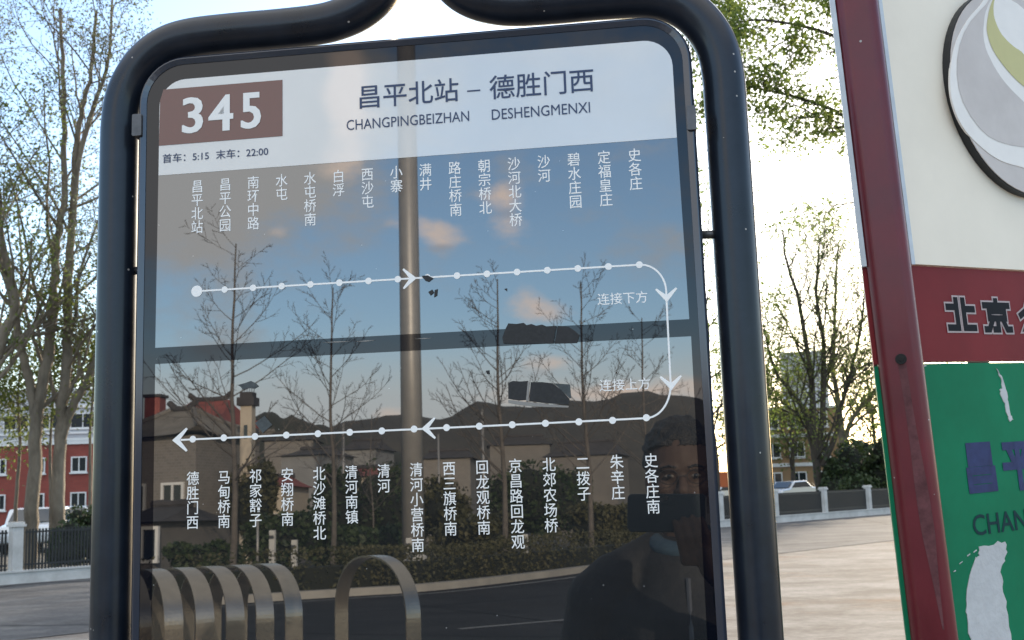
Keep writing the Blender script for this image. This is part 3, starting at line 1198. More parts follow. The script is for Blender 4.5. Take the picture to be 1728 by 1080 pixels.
for i, ch in enumerate('北京公交'):
    mb = MB()
    stroke_text(mb, ch, .0985 + .0703 * i, -.0258, .0500, .0125, -.00245, F, .00003, .0390)
    o = wbuild(mb, 'lettering_outline', MT['pink_ink'], rb)
    mb = MB()
    stroke_text(mb, ch, .0985 + .0703 * i, -.0258, .0500, .0082, -.0021, F, .00003, .0390)
    wbuild(mb, 'lettering', MT['black_ink'], rb)
for i, ch in enumerate('昌平'):
    mb = MB()
    stroke_text(mb, ch, .0955 + .0735 * i, -.2195, .0560, .0098, -.0024, F, .00003)
    wbuild(mb, 'lettering', MT['blue_ink'], gb)
mb = MB()
fit_text(mb, 'CHANGPING', .0950, -.2715, .3100, -.2470, -.0023, F, .008)
wbuild(mb, 'stop_lettering_pinyin', MT['grey_ink'], gb)
rr = random.Random(4)


def rough_poly(poly, j, k=3):
    out = []
    for i, (x, y) in enumerate(poly):
        x2, y2 = poly[(i + 1) % len(poly)]
        for t in range(k):
            f = t / k
            out.append((x + (x2 - x) * f + rr.uniform(-j, j), y + (y2 - y) * f + rr.uniform(-j, j)))
    return out


def torn(poly, j=.0012):
    p = rough_poly(poly, j)
    a = sum(p[i][0] * p[(i + 1) % len(p)][1] - p[(i + 1) % len(p)][0] * p[i][1] for i in range(len(p)))
    if a < 0:
        p = p[::-1]
    wbuild(MB().prism(p, F, -.0045, -.0021), 'torn_patch', MT['paper'], gb)


torn([(.1785, -.0712), (.1860, -.0830), (.1915, -.0950), (.1925, -.1080), (.1922, -.1200), (.1940, -.1310), (.1970, -.1372), (.1905, -.1391), (.1870, -.1280), (.1850, -.1162), (.1795, -.1060), (.1800, -.0985), (.1855, -.0978), (.1840, -.0860)])
torn([(.1006, -.2860), (.1300, -.2830), (.1518, -.2815), (.1500, -.2950), (.1447, -.3040), (.1351, -.3170), (.1348, -.3343), (.1370, -.3520), (.1385, -.3692), (.1360, -.40), (.1338, -.46), (.11, -.50), (.08, -.47), (.0660, -.41), (.0637, -.3869), (.0630, -.36), (.0646, -.3402), (.0763, -.3144), (.0931, -.2956), (.0987, -.2948)], .0018)
torn([(.0395, -.068), (.048, -.0672), (.047, -.0688), (.0395, -.0695)], .0004)
for x, y, w, h in ((.050, -.309, .004, .0011), (.062, -.301, .006, .0011), (.078, -.2935, .005, .0012), (.090, -.2905, .006, .0013), (.0405, -.117, .0025, .0012), (.0400, -.16, .0018, .0008), (.0405, -.2290, .0022, .0018), (.0402, -.245, .0018, .0012)):
    torn([(x, y), (x + w, y + w * .32), (x + w, y + w * .32 + h), (x, y + h)], .0003)


# ================================================================== trees
def rand_perp(d, rng):
    while True:
        r = Vector((rng.uniform(-1, 1), rng.uniform(-1, 1), rng.uniform(-1, 1)))
        r = r - d * r.dot(d)
        if r.length > .2:
            return r.normalized()


def limb(mb, rng, tips, p, d, L, r, lev, spec):
    """one limb as a tapering tube, its children along it"""
    nseg = spec['nseg'][lev]
    pts, dirs = [p.copy()], [d.copy()]
    for i in range(nseg):
        d = (d + rand_perp(d, rng) * rng.uniform(0, spec['wiggle'][lev]) + Vector((0, 0, 1)) * spec['up'][lev]).normalized()
        p = p + d * (L / nseg)
        pts.append(p.copy())
        dirs.append(d.copy())
    end = spec.get('end', .25)
    rad = [r * (1 - (1 - end) * i / nseg) for i in range(nseg + 1)]
    mb.tube(pts, rad, spec['seg'][lev], cap=False)
    children(mb, rng, tips, pts, rad, L, lev, spec)


def children(mb, rng, tips, pts, rad, L, lev, spec):
    if lev + 1 >= len(spec['n']) + 1 or lev >= len(spec['n']):
        for q in pts[1:]:
            tips.append(q)
        return
    if lev == len(spec['n']) - 1:
        for q in pts[len(pts) // 2:]:
            tips.append(q)
    nch = spec['n'][lev]
    for k in range(nch):
        t = spec['start'][lev] + (1 - spec['start'][lev]) * (k + rng.uniform(.1, .9)) / nch
        f = t * (len(pts) - 1)
        i = min(int(f), len(pts) - 2)
        q = pts[i].lerp(pts[i + 1], f - i)
        td = (pts[i + 1] - pts[i]).normalized()
        ang = R_(spec['spread'][lev] + rng.uniform(-12, 12))
        side = rand_perp(td, rng)
        nd = (td * math.cos(ang) + side * math.sin(ang)).normalized()
        cl = L * spec['ratio'][lev] * (1.1 - spec['taper'] * t) * rng.uniform(.7, 1.2)
        cr = (rad[i] * (1 - f + i) + rad[i + 1] * (f - i)) * spec['rr'][lev] * rng.uniform(.75, 1.05)
        limb(mb, rng, tips, q, nd, cl, max(cr, spec['rmin']), lev + 1, spec)


def tree(name, loc_, stems, spec, seed, label, cat, group, bark, leaf=None, nleaf=0, lsize=.12, jitter=.25, leafsel=None):
    """stems: list of (points, r0, r1, L) in metres from the foot"""
    rng = random.Random(seed)
    t = thing(name, loc_, label, cat, group)
    mb, tips = MB(), []
    for st in stems:
        pts, r0, r1 = st[:3]
        P = catmull([Vector(p) for p in pts], 5)
        P = [p + Vector((rng.uniform(-1, 1), rng.uniform(-1, 1), 0)) * r0 * .15 for p in P]
        n = len(P)
        rad = [r0 + (r1 - r0) * i / (n - 1) for i in range(n)]
        mb.tube(P, rad, 9, cap=False)
        L = sum((P[i + 1] - P[i]).length for i in range(n - 1))
        if len(st) == 3:
            children(mb, rng, tips, P, rad, L, 0, spec)
    mb.build('trunk', bark, t, smooth=True)
    if nleaf:
        nr = np.random.default_rng(seed)
        T = np.array([tuple(x) for x in tips])
        if leafsel is not None:
            w = np.array([max(1e-4, leafsel(x)) for x in tips])
            idx = nr.choice(len(T), nleaf, p=w / w.sum())
        else:
            w = nr.lognormal(0, .9, len(T))
            idx = nr.choice(len(T), nleaf, p=w / w.sum())
        c = T[idx] + nr.normal(size=(nleaf, 3)) * jitter
        me = quads_mesh('crown', c, lsize, nr, leaf)
        link_mesh('crown', me, t)
    return t


def px_stem(base_px, depth, pts, r0, r1, dy=None):
    """stem points given as offsets read off the photograph, in metres at that depth"""
    k = depth / FPX
    return [((x - base_px[0]) * k, (dy[i] if dy else 0), max(0, (base_px[1] - y) * k)) for i, (x, y) in enumerate(pts)], r0, r1


SP_TALL = dict(n=[15, 6, 4], nseg=[7, 5, 4, 3], wiggle=[.2, .3, .35, .4], up=[.06, .09, .06, .03], seg=[6, 5, 4, 3], start=[.22, .18, .12], spread=[42, 45, 45],
               ratio=[.36, .50, .50], taper=.62, rr=[.46, .55, .6], rmin=.009, end=.3)
D1 = 27.0
gb1 = ground(50, 962)
fb1 = (50, 962)
tree('roadside_tree', ground(47, 958), [px_stem((47, 958), 28, [(47, 958), (52, 860), (55, 740), (62, 655), (76, 560), (80, 470), (84, 380), (96, 300), (92, 180), (88, 60), (80, -60)], .19, .04),
                                    px_stem((47, 958), 28, [(58, 720), (42, 640), (22, 560), (2, 470), (-30, 380), (-50, 280), (-60, 150), (-80, 0)], .13, .03)], SP_TALL, 11,
     'tall forked tree, left one of the big pair before the red building', 'tree', 'tall trees along the railing', MT['bark'], MT['bud'], 9000, .072, .2)
tree('roadside_tree', ground(93, 956), [px_stem((93, 956), 28, [(93, 956), (96, 860), (97, 760), (99, 690), (106, 600), (104, 500), (107, 400), (113, 290), (114, 200), (124, 130), (138, 60), (146, -60)], .18, .04),
                                    px_stem((93, 956), 28, [(98, 740), (112, 690), (138, 640), (160, 590), (180, 520), (200, 430), (214, 300), (225, 150)], .13, .03),
                                    px_stem((93, 956), 28, [(112, 300), (122, 210), (150, 110), (170, 40), (175, -80)], .085, .03)], SP_TALL, 12,
     'tall straight tree, right one of the big pair before the red building', 'tree', 'tall trees along the railing', MT['bark'], MT['bud'], 8000, .072, .2)
SP_LOW = dict(n=[9, 6, 5], nseg=[5, 4, 3, 3], wiggle=[.25, .3, .35, .4], up=[.0, .03, .03, .03], seg=[5, 4, 4, 3], start=[.52, .15, .12], spread=[62, 50, 45],
              ratio=[.55, .55, .5], taper=.5, rr=[.5, .55, .6], rmin=.008, end=.3)
tree('roadside_tree', ground(-40, 966), [px_stem((-40, 966), 26, [(-40, 966), (-38, 800), (-30, 640), (-10, 560), (15, 480), (-4, 400), (-20, 300), (-30, 160)], .22, .04)], SP_TALL, 13,
     'leafier tree at the left edge of the photo, only its crown showing', 'tree', 'tall trees along the railing', MT['bark'], MT['leaf'], 5000, .09, .2)
tree('young_tree', ground(84, 950), [px_stem((84, 950), 29, [(84, 950), (84, 850), (80, 760), (82, 660), (76, 590)], .06, .02)], SP_LOW, 14,
     'low leafy young tree between the two tall trunks by the red building', 'tree', 'leafy young trees', MT['bark'], MT['leaf'], 4200, .10, .28)
tree('young_tree', ground(22, 952), [px_stem((22, 952), 29.5, [(22, 952), (24, 850), (28, 740), (22, 660), (26, 600)], .06, .02)], SP_LOW, 15,
     'low leafy young tree left of the two tall trunks, before the pale roof', 'tree', 'leafy young trees', MT['bark'], MT['leaf'], 4000, .10, .28)
tree('young_tree', ground(150, 948), [px_stem((150, 948), 29, [(150, 948), (150, 840), (148, 720), (152, 640), (150, 560)], .05, .02)], SP_LOW, 16,
     'low leafy young tree partly hidden by the left navy tube', 'tree', 'leafy young trees', MT['bark'], MT['leaf'], 3600, .10, .28)

# trees on the right, against the bright sky
SP_R = dict(n=[17, 8, 5], nseg=[7, 5, 4, 3], wiggle=[.22, .3, .35, .4], up=[.04, .06, .05, .03], seg=[6, 5, 4, 3], start=[.22, .15, .12], spread=[45, 48, 45],
            ratio=[.34, .52, .50], taper=.35, rr=[.5, .55, .6], rmin=.010, end=.3)
DR = 50.0
gr = ground(1388, 862)
tree('spreading_tree', gr, [px_stem((1388, 862), 51, [(1388, 862), (1384, 800), (1378, 740), (1368, 680), (1345, 640), (1318, 600), (1300, 520)], .22, .05),
                            px_stem((1388, 862), 51, [(1384, 790), (1382, 700), (1385, 620), (1378, 540), (1370, 460), (1352, 390), (1350, 330)], .19, .04),
                            px_stem((1388, 862), 51, [(1386, 770), (1400, 690), (1408, 610), (1412, 540), (1405, 470), (1412, 400), (1420, 350)], .17, .04),
                            px_stem((1388, 862), 51, [(1392, 780), (1420, 730), (1440, 660), (1465, 590), (1490, 500), (1500, 420)], .15, .04)], SP_R, 21,
     'tall tree with several dark upright trunks left of the maroon post', 'tree', 'thinly leaved trees on the right', MT['bark2'], MT['leaf2'], 22000, .088, .42)
tree('spreading_tree', ground(1432, 858), [px_stem((1432, 858), 54, [(1432, 858), (1430, 760), (1428, 680), (1422, 600), (1432, 520), (1440, 430), (1450, 370)], .2, .04),
                                   px_stem((1432, 858), 54, [(1430, 740), (1455, 690), (1490, 650), (1530, 600), (1560, 520)], .14, .04)], SP_R, 22,
     'paler trunked tree partly behind the maroon post', 'tree', 'thinly leaved trees on the right', MT['bark'], MT['leaf2'], 15000, .088, .42)
tree('spreading_tree', ground(1290, 866), [px_stem((1290, 866), 56, [(1290, 866), (1288, 780), (1296, 700), (1290, 640), (1298, 560)], .12, .03)], SP_R, 23,
     'low bushy bright green tree beside the right navy tube', 'tree', 'thinly leaved trees on the right', MT['bark2'], MT['leaf2'], 3800, .17, .35)
tree('spreading_tree', ground(1212, 872), [px_stem((1212, 872), 52, [(1212, 872), (1214, 780), (1206, 680), (1212, 560), (1208, 450), (1212, 330)], .16, .04)], SP_R, 24,
     'green tree seen through the slit between the glass board and the right tube', 'tree', 'thinly leaved trees on the right', MT['bark2'], MT['leaf2'], 4200, .16, .3)
for i, (x, dd, h, sd) in enumerate(((1340, 92, 640, 31), (1480, 88, 620, 32), (1560, 95, 560, 33), (1250, 90, 650, 34))):
    b_ = ground(x, 824 + (864 - x) * .033 + 1.55 / dd * FPX)
    yb = 824 + (864 - x) * .033 + 1.55 / dd * FPX
    tree('distant_tree', b_, [px_stem((x, yb), dd, [(x, yb), (x + 3, (yb + h) / 2), (x - 2, h)], .22, .05)], SP_R, sd,
         ['far pale green tree between the tubes and the many trunked tree', 'far green tree low behind the maroon post', 'far tree hidden mostly by the stop sign boards', 'far tree low behind the right navy tube'][i],
         'tree', 'distant trees on the right', MT['bark2'], MT['leaf'], 2200, .26, .5)

# near tree whose boughs hang in at the top right
SP_N = dict(n=[13, 8, 6], nseg=[7, 5, 4, 3], wiggle=[.2, .28, .35, .4], up=[-.03, -.01, .0, .0], seg=[7, 5, 4, 3], start=[.10, .08, .08], spread=[48, 45, 45],
            ratio=[.42, .45, .45], taper=.5, rr=[.5, .55, .6], rmin=.006, end=.25)
kN = 15.0 / FPX
tb = ground(1680, 1003)
zb = lambda y: (1003 - y) * kN
tree('overhanging_tree', tb, [([(0, 0, 0), (0.05, 0, 2.5), (-.05, 0.1, 5.0), (.1, 0, 7.4), (.2, 0, 9.6)], .17, .06, 'bare'),
                              ([(-.02, 0, 4.9), (-.7, .2, 5.9), (-1.5, .3, 6.6), (-2.3, .3, 6.9), (-2.95, .2, 7.0)], .045, .010),
                              ([(0, 0, 5.9), (-.7, -.1, 6.9), (-1.6, -.2, 7.5), (-2.5, -.2, 7.75), (-3.1, -.2, 7.7)], .042, .010),
                              ([(.1, 0, 7), (-.9, .3, 8.2), (-2.0, .4, 8.7), (-3.0, .4, 8.6)], .042, .010)], SP_N, 41,
     'near tree whose leafy boughs hang in beside the maroon post at the top', 'tree', None, MT['bark2'], MT['leaf2'], 22000, .058, .09)

# ================================================================== railing wall
fence = thing('railing_wall', fpt(0), 'long low white wall with white piers and black railings beyond the road', 'fence')
S0, S1 = -14.0, 62.0
ax = (fu, fn, Vector((0, 0, 1)))
mb = MB().box(fpt((S0 + S1) / 2, 0, .11), (S1 - S0, .24, .22), ax)
mb.box(fpt((S0 + S1) / 2, 0, .2375), (S1 - S0, .29, .035), ax)
wbuild(mb, 'low_wall', MT['white_wall'], fence)
step = 3.42
k0 = -int((0 - S0) // step)
npier = int((S1 - S0) // step)
sp = [S0 + .2 + i * step for i in range(npier + 1)]
# shift so that one pier stands where the photo shows it at the left
sh = (0.0 - sp[0]) % step
sp = [s + sh for s in sp]
pier = MB().box((0, 0, .56), (.21, .21, 1.12)).box((0, 0, 1.14), (.29, .29, .05)).box((0, 0, 1.185), (.24, .24, .05)).mesh('pier', MT['white_wall'])
fa = math.atan2(fu.y, fu.x)
bay = MB()
for z in (.36, 1.0):
    bay.box((0, 0, z), (step - .34, .035, .035))
nb = 46
for i in range(nb):
    x = -(step - .34) / 2 + (i + .5) * (step - .34) / nb
    bay.tube([(x, 0, .25), (x, 0, 1.06)], .023, 5)
bay = bay.mesh('railing', MT['iron'])
for i, s in enumerate(sp):
    if s > S1:
        continue
    o = link_mesh('pier', pier, fence)
    o.location = fpt(s) - fence.location
    o.rotation_euler = (0, 0, fa)
    if s + step < S1:
        o = link_mesh('railing', bay, fence)
        o.location = fpt(s + step / 2) - fence.location
        o.rotation_euler = (0, 0, fa)


# ================================================================== shrubs
def blob_points(rng, n, r, lumps):
    pts = []
    while len(pts) < n:
        c, s = lumps[rng.integers(0, len(lumps))]
        d = rng.normal(size=3)
        d /= np.linalg.norm(d)
        q = np.array(c) + d * s * rng.uniform(.72, 1.02)
        if q[2] > .02:
            pts.append(q * np.array(r))
    return pts


def shrub(name, loc_, size, seed, label, cat, group, m, n=900, ls=.12, wild=.3):
    rng = np.random.default_rng(seed)
    lumps = [((0, 0, .5), .48)] + [((rng.uniform(-.35, .35), rng.uniform(-.35, .35), rng.uniform(.25, .8)), rng.uniform(.2, .34)) for _ in range(7)]
    t = thing(name, loc_, label, cat, group)
    me = quads_mesh('foliage', blob_points(rng, n, size, lumps), ls, rng, m)
    link_mesh('foliage', me, t)
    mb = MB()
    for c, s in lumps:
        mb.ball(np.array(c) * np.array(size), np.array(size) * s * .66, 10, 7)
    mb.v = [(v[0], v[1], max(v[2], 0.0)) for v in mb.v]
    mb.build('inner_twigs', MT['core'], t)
    return t


for i, (x, s_, sz) in enumerate(((132, 27.5, (1.5, 1.3, 1.15)), (112, 27.9, (.9, 1.0, .95)), (164, 28, (1.4, 1.2, 1.5)))):
    yb = 824 + (864 - x) * .033 + 1.55 / s_ * FPX
    shrub('clipped_shrub', ground(x, yb), sz, 50 + i, ['dark round shrub behind the left railing beside the navy tube', 'smaller dark shrub next to the wrapped tree trunk', 'dark shrub behind the left navy tube'][i], 'shrub', 'dark shrubs behind the left railing', MT['shrub'], 1500, .09)
for i, (x, dd, sz) in enumerate(((1418, 55, (2.6, 2.2, 3.0)), (1470, 58, (3.0, 2.4, 3.4)), (1452, 52, (2.0, 1.6, 1.7)), (1506, 56, (3.0, 2.4, 3.4)))):
    yb = 824 + (864 - x) * .033 + 1.55 / dd * FPX
    shrub('evergreen_shrub', ground(x, yb), sz, 60 + i, ['tall dark evergreen behind the right railing beside the trunks', 'largest dark evergreen behind the right railing, by the maroon post', 'low dark evergreen in front of the other evergreens', 'dark evergreen hidden by the maroon post'][i], 'shrub', 'dark evergreens behind the right railing', MT['shrub'], 2600, .2)


# ================================================================== buildings seen directly
def face_axes(rot):
    u = Vector((math.cos(rot), math.sin(rot), 0))
    return u, Vector((-u.y, u.x, 0))


def facade(name, loc_, rot, w, d, h, wall, label, wins, group=None, trims=(), cat='building', roof=None, win_mat=None):
    """box building; its local -Y face looks at the viewer; wins: (x, z, w, h)"""
    t = thing(name, loc_, label, cat, group, rot)
    MB().box((0, d / 2, h / 2), (w, d, h)).build('wall', wall, t)
    mb = MB().box((0, d / 2, h + .1), (w + .3, d + .3, .2))
    mb.build('roof', roof or MT['trim'], t)
    for x, z, ww, hh in wins:
        f = .09
        mb = MB()
        for cx, cz, sx, sz in ((x - ww / 2 + f / 2, z, f, hh), (x + ww / 2 - f / 2, z, f, hh), (x, z - hh / 2 + f / 2, ww - 2 * f, f), (x, z + hh / 2 - f / 2, ww - 2 * f, f), (x, z, .07, hh - 2 * f)):
            mb.box((cx, -.03, cz), (sx, .14, sz))
        mb.box((x, -.06, z - hh / 2 - .06), (ww + .16, .2, .11))
        o = mb.build('window', win_mat or MT['trim'], t)
        MB().box((x, -.004, z), (ww - 2 * f, .03, hh - 2 * f)).build('pane', MT['pane'], o)
    for x, z, sx, sz in trims:
        MB().box((x, -.05, z), (sx, .16, sz)).build('trim', MT['trim'], t)
    return t


dB = 84.0
rp_ = ground(80, 850 + 1.55 / dB * FPX)
wn = []
for fl, z in enumerate((1.75, 4.35)):
    for x in (-12.0, -8.8, -5.6, -3.5, -.7, 2.2, 5.0, 8.0, 11.0):
        wn.append((x, z, 1.15 if x > 0 else .9, 1.15))
facade('red_building', rp_, R_(3), 30, 12, 6.1, MT['red_wall'], 'long red two storey building with white windows behind the left trees', wn,
       trims=((0, 6.0, 30.2, .32), (1.0, 2.92, .42, 5.8), (-6.9, 2.92, .42, 5.8)))
rp2 = ground(80, 850 + 1.55 / 104 * FPX)
facade('pale_building', rp2, R_(3), 30, 10, 11.8, MT['grey_wall'], 'pale grey building with long window bands rising behind the red building',
       [(-12 + 3 * i, 9.0, 2.3, 1.4) for i in range(9)] + [(-12 + 3 * i, 6.4, 2.3, 1.2) for i in range(9)], trims=((0, 10.3, 30.1, .25), (0, 7.9, 30.1, .2)))
x, dd = 1330, 96
ob = ground(x, 824 + (864 - x) * .033 + 1.55 / dd * FPX)
facade('orange_building', ob, R_(-12), 9, 8, 7.4, MT['orange_wall'], 'orange brown building with balconies glimpsed between the right trees',
       [(-3 + 2 * i, 1.5 + 2.5 * j, 1.3, 1.3) for i in range(4) for j in range(3)], trims=((0, 2.75, 9.1, .3), (0, 5.2, 9.1, .3)))
x, dd = 1372, 210
ob = ground(x, 824 + (864 - x) * .033 + 1.55 / dd * FPX)
facade('tower_block', ob, R_(-10), 8, 8, 25, MT['grey_wall'], 'pale tower block far behind the trunks on the right',
       [(-2.6 + 2.6 * i, 2 + 3 * j, 1.5, 1.5) for i in range(3) for j in range(7)])
x, dd = 1440, 120
ob = ground(x, 824 + (864 - x) * .033 + 1.55 / dd * FPX)
facade('low_house', ob, R_(-15), 12, 7, 4.6, MT['tan_wall'], 'low tan house behind the evergreens on the right', [(-4 + 2.6 * i, 2, 1.2, 1.3) for i in range(4)])
x, dd = 1226, 56
ob = ground(x, 824 + (864 - x) * .033 + 1.55 / dd * FPX)
t = thing('notice_board', ob, 'small orange notice board on legs behind the railing, beside the right navy tube', 'notice board', None, R_(-10))
MB().box((0, 0, 1.65), (1.0, .08, .75)).build('board', MT['orange_sign'], t, bevel=.01)
MB().box((-.4, .06, .9), (.06, .05, 1.8)).build('leg', MT['clip'], t)
MB().box((.4, .06, .9), (.06, .05, 1.8)).build('leg', MT['clip'], t)


# cars behind the railing
def car(loc_, rot, paint, label):
    t = thing('parked_car', loc_, label, 'car', 'cars parked behind the railing', rot)
    prof = [(-2.15, .35), (-2.2, .62), (-2.05, .88), (-1.25, .96), (-.72, 1.40), (.55, 1.44), (1.25, 1.02), (2.0, .92), (2.2, .66), (2.18, .35), (1.75, .30), (-1.75, .30)]
    body = MB().prism(prof[::-1], lambda a, b, z: (a, z, b), -.82, .82)
    body.build('body', paint, t, bevel=.09, segs=3)
    glass_ = [(-1.12, .98), (-.70, 1.33), (.50, 1.37), (1.10, 1.01)]
    for sy in (-1, 1):
        MB().prism(glass_[::-1], lambda a, b, z: (a, z, b), min(.8 * sy, .828 * sy), max(.8 * sy, .828 * sy)).build('side_window', MT['pane'], t)
    mb = MB().add([(1.29, -.68, 1.03), (1.29, .68, 1.03), (.64, .62, 1.42), (.64, -.62, 1.42)], [(0, 1, 2, 3)])
    mb.build('windscreen', MT['pane'], t)
    mb = MB().add([(-1.34, -.68, 1.0), (-1.34, .68, 1.0), (-.80, .62, 1.39), (-.80, -.62, 1.39)], [(3, 2, 1, 0)])
    mb.build('rear_window', MT['pane'], t)
    for sx in (-1.35, 1.35):
        for sy in (-1, 1):
            w = MB().tube([(sx, .68 * sy, .32), (sx, .84 * sy, .32)], .32, 20).build('wheel', MT['tyre'], t)
            MB().tube([(sx, .80 * sy, .32), (sx, .852 * sy, .32)], .2, 14).build('rim', MT['silver'], w)
    for sy in (-.6, .6):
        MB().ball((2.12, sy, .72), (.10, .18, .09), 10, 6).build('headlight', MT['trim'], t, smooth=True)


for x, dd, rz, m_, lb in ((66, 38, 100, 'white_car', 'white car behind the left railing, at the foot of the tall trees'), (122, 40, 95, 'silver', 'silver car behind the left railing, next to the dark shrub'),
                          (1338, 78, 40, 'silver', 'silver car behind the railing on the right, by the navy tube'), (1440, 84, 44, 'silver', 'pale car behind the railing on the right, between two piers'),
                          (1216, 72, 45, 'silver', 'silver car seen through the slit beside the glass board')):
    car(ground(x, 824 + (864 - x) * .033 + 1.55 / dd * FPX), R_(rz), MT[m_], lb)


# ================================================================== the street behind the photographer
def bgp(px, depth, z=0.0):
    """ground point behind the photographer in the direction of a column of the panel"""
    p = behind(px, 870, depth)
    return Vector((p.x, p.y, z))


def hz(px):
    return 879 - (px - 700) * .033


# tall steel mast in the planting bed
mdepth = 30.0
mp = bgp(697, mdepth, .1)
mast = thing('street_mast', mp, 'tall thick galvanised mast reflected in the middle of the glass, rising out of the hedge', 'lamp post')
mtop = behind(684, -420, mdepth)
hgt = 20.0
MB().tube([(0, 0, 0), (0, 0, 6), (0, 0, hgt)], [.30, .275, .24], 24).build('pole', MT['mast'], mast, smooth=True)
MB().tube([(0, 0, 0), (0, 0, .5), (0, 0, .56)], [.34, .34, .30], 24).build('foot_collar', MT['white_wall'], mast)
mb = MB().tube([(0, 0, hgt), (0, 0, hgt + .6), (.5, .6, hgt + 1.0), (1.3, 1.6, hgt + 1.1)], [.2, .12, .08, .06], 12)
mb.build('arm', MT['mast'], mast, smooth=True)
MB().box((1.5, 1.8, hgt + 1.08), (.5, .5, .12)).build('lamp_head', MT['clip'], mast, bevel=.03)

# young bare trees
SP_B = dict(n=[26, 8, 4], nseg=[7, 6, 4, 3], wiggle=[.10, .16, .25, .3], up=[.05, .09, .07, .05], seg=[8, 5, 4, 3], start=[.30, .25, .3], spread=[58, 42, 40],
            ratio=[.46, .40, .45], taper=.80, rr=[.40, .5, .6], rmin=.008, end=.3)
for i, (x, dd, ytop, r0, lb) in enumerate(((393, 30, 400, .14, 'largest bare young tree, reflected in front of the tiled house'), (562, 33, 478, .12, 'slim bare tree reflected right of the cream tower'),
                                           (850, 32, 462, .13, 'bare tree reflected behind the black tape scraps'), (995, 34, 466, .13, 'bare tree reflected left of the two link notes'),
                                           (1098, 38, 530, .11, 'small bare tree reflected at the right end of the row'), (628, 46, 700, .06, 'thin small bare tree reflected beside the mast'))):
    b_ = bgp(x, dd, .1)
    h = (hz(x) - ytop) / FPX * dd + 1.4
    tree('bare_tree', b_, [([(0, 0, 0), (.05, 0, h * .3), (-.05, .04, h * .6), (.02, 0, h)], r0 * .72, .018)], SP_B, 70 + i, lb, 'tree', 'bare trees reflected in the panel', MT['twig'])

# hedge along the kerb
hedge_p = koff(1.1)


def resample(pts, step):
    out = []
    for a, b in zip(pts[:-1], pts[1:]):
        L = (b - a).length
        k = max(1, int(L / step))
        for i in range(k):
            out.append(a.lerp(b, i / k))
    return out


hp = [p for p in resample(hedge_p, 1.0) if -34 < p.x < 6]
hb = hp[len(hp) // 2].copy()
hb.z = .1
hd = thing('hedge', hb, 'clipped brownish hedge along the far kerb, reflected low in the glass', 'hedge')
rng = np.random.default_rng(5)
pts = []
for a in hp:
    hh = .90 + .12 * mnoise.noise(a * .23)
    q = rng.uniform(-1, 1, size=(520, 3)) * (.75, .55, .5)
    sel = np.max(np.abs(q / (.75, .55, .5)), axis=1) > .55
    q = q[sel]
    q[:, 2] = (q[:, 2] + .5) * hh * (1 + .05 * mnoise.noise(a * 1.3))
    pts.append(q + np.array((a.x - hb.x, a.y - hb.y, 0)))
link_mesh('foliage', quads_mesh('foliage', np.concatenate(pts), .085, rng, MT['hedge']), hd)
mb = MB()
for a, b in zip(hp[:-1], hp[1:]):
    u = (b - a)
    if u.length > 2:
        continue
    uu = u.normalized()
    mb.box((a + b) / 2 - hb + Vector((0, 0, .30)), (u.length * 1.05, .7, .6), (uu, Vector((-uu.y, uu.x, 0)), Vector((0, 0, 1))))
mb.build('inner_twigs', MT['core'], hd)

# bushes behind it
bl = ['round dark bush reflected under the cream tower', 'round bush reflected below the slim bare tree', 'bush reflected left of the mast', 'broad bush reflected right of the mast', 'bush reflected under the second half of the lower line',
      'low bush reflected behind the hedge on the left', 'bush reflected near the photographer', 'large bush reflected low in the middle of the glass', 'dark conical bush reflected left of the mast foot', 'bush reflected behind the tape scraps',
      'broad bush reflected below the tiled house', 'bush reflected between the low houses']
for i, (x, dd, yt, w) in enumerate(((425, 44, 768, 2.2), (560, 48, 790, 2.2), (635, 52, 772, 3.2), (745, 50, 800, 3.0), (880, 58, 775, 4.2), (350, 33, 925, 2.0), (1010, 48, 850, 3.6), (560, 38, 885, 3.0), (650, 36, 885, 2.4), (800, 42, 865, 3.4), (465, 38, 862, 2.6), (935, 66, 790, 4.6))):
    h = (hz(x) - yt) / FPX * dd + 1.42
    shrub('round_bush', bgp(x, dd, .1), (w, w * .8, max(1.0, h)), 80 + i, bl[i], 'bush', 'bushes reflected beyond the hedge', MT['shrub'] if i % 3 else MT['hedge'], 2600, .11 + .0022 * dd)


# houses
def roof_mesh(w, d, h, ridge, ov, e0, n=10, m=6, flare=.25):
    """hipped roof with the sagging slopes and lifted corners of a Chinese roof"""
    vs, fs = [], []
    for j in range(m + 1):
        t = j / m
        hw = (w / 2 + ov) * (1 - t) + ridge / 2 * t
        hd_ = (d / 2 + ov) * (1 - t) + .06 * t
        z = e0 + h * (t ** 1.45)
        ring = []
        for sx, sy, ex, ey in ((-1, -1, 1, -1), (1, -1, 1, 1), (1, 1, -1, 1), (-1, 1, -1, -1)):
            for i in range(n):
                f = i / n
                x = (sx + (ex - sx) * f) * hw
                y = (sy + (ey - sy) * f) * hd_
                c = (abs(2 * f - 1) ** 4) * flare * (1 - t) ** 2
                ring.append((x, y, z + c))
        vs += ring
    k = 4 * n
    for j in range(m):
        for i in range(k):
            fs.append((j * k + i, j * k + (i + 1) % k, (j + 1) * k + (i + 1) % k, (j + 1) * k + i))
    fs.append(tuple(m * k + i for i in range(k)))
    fs.append(tuple(range(k - 1, -1, -1)))
    return MB().add(vs, fs)


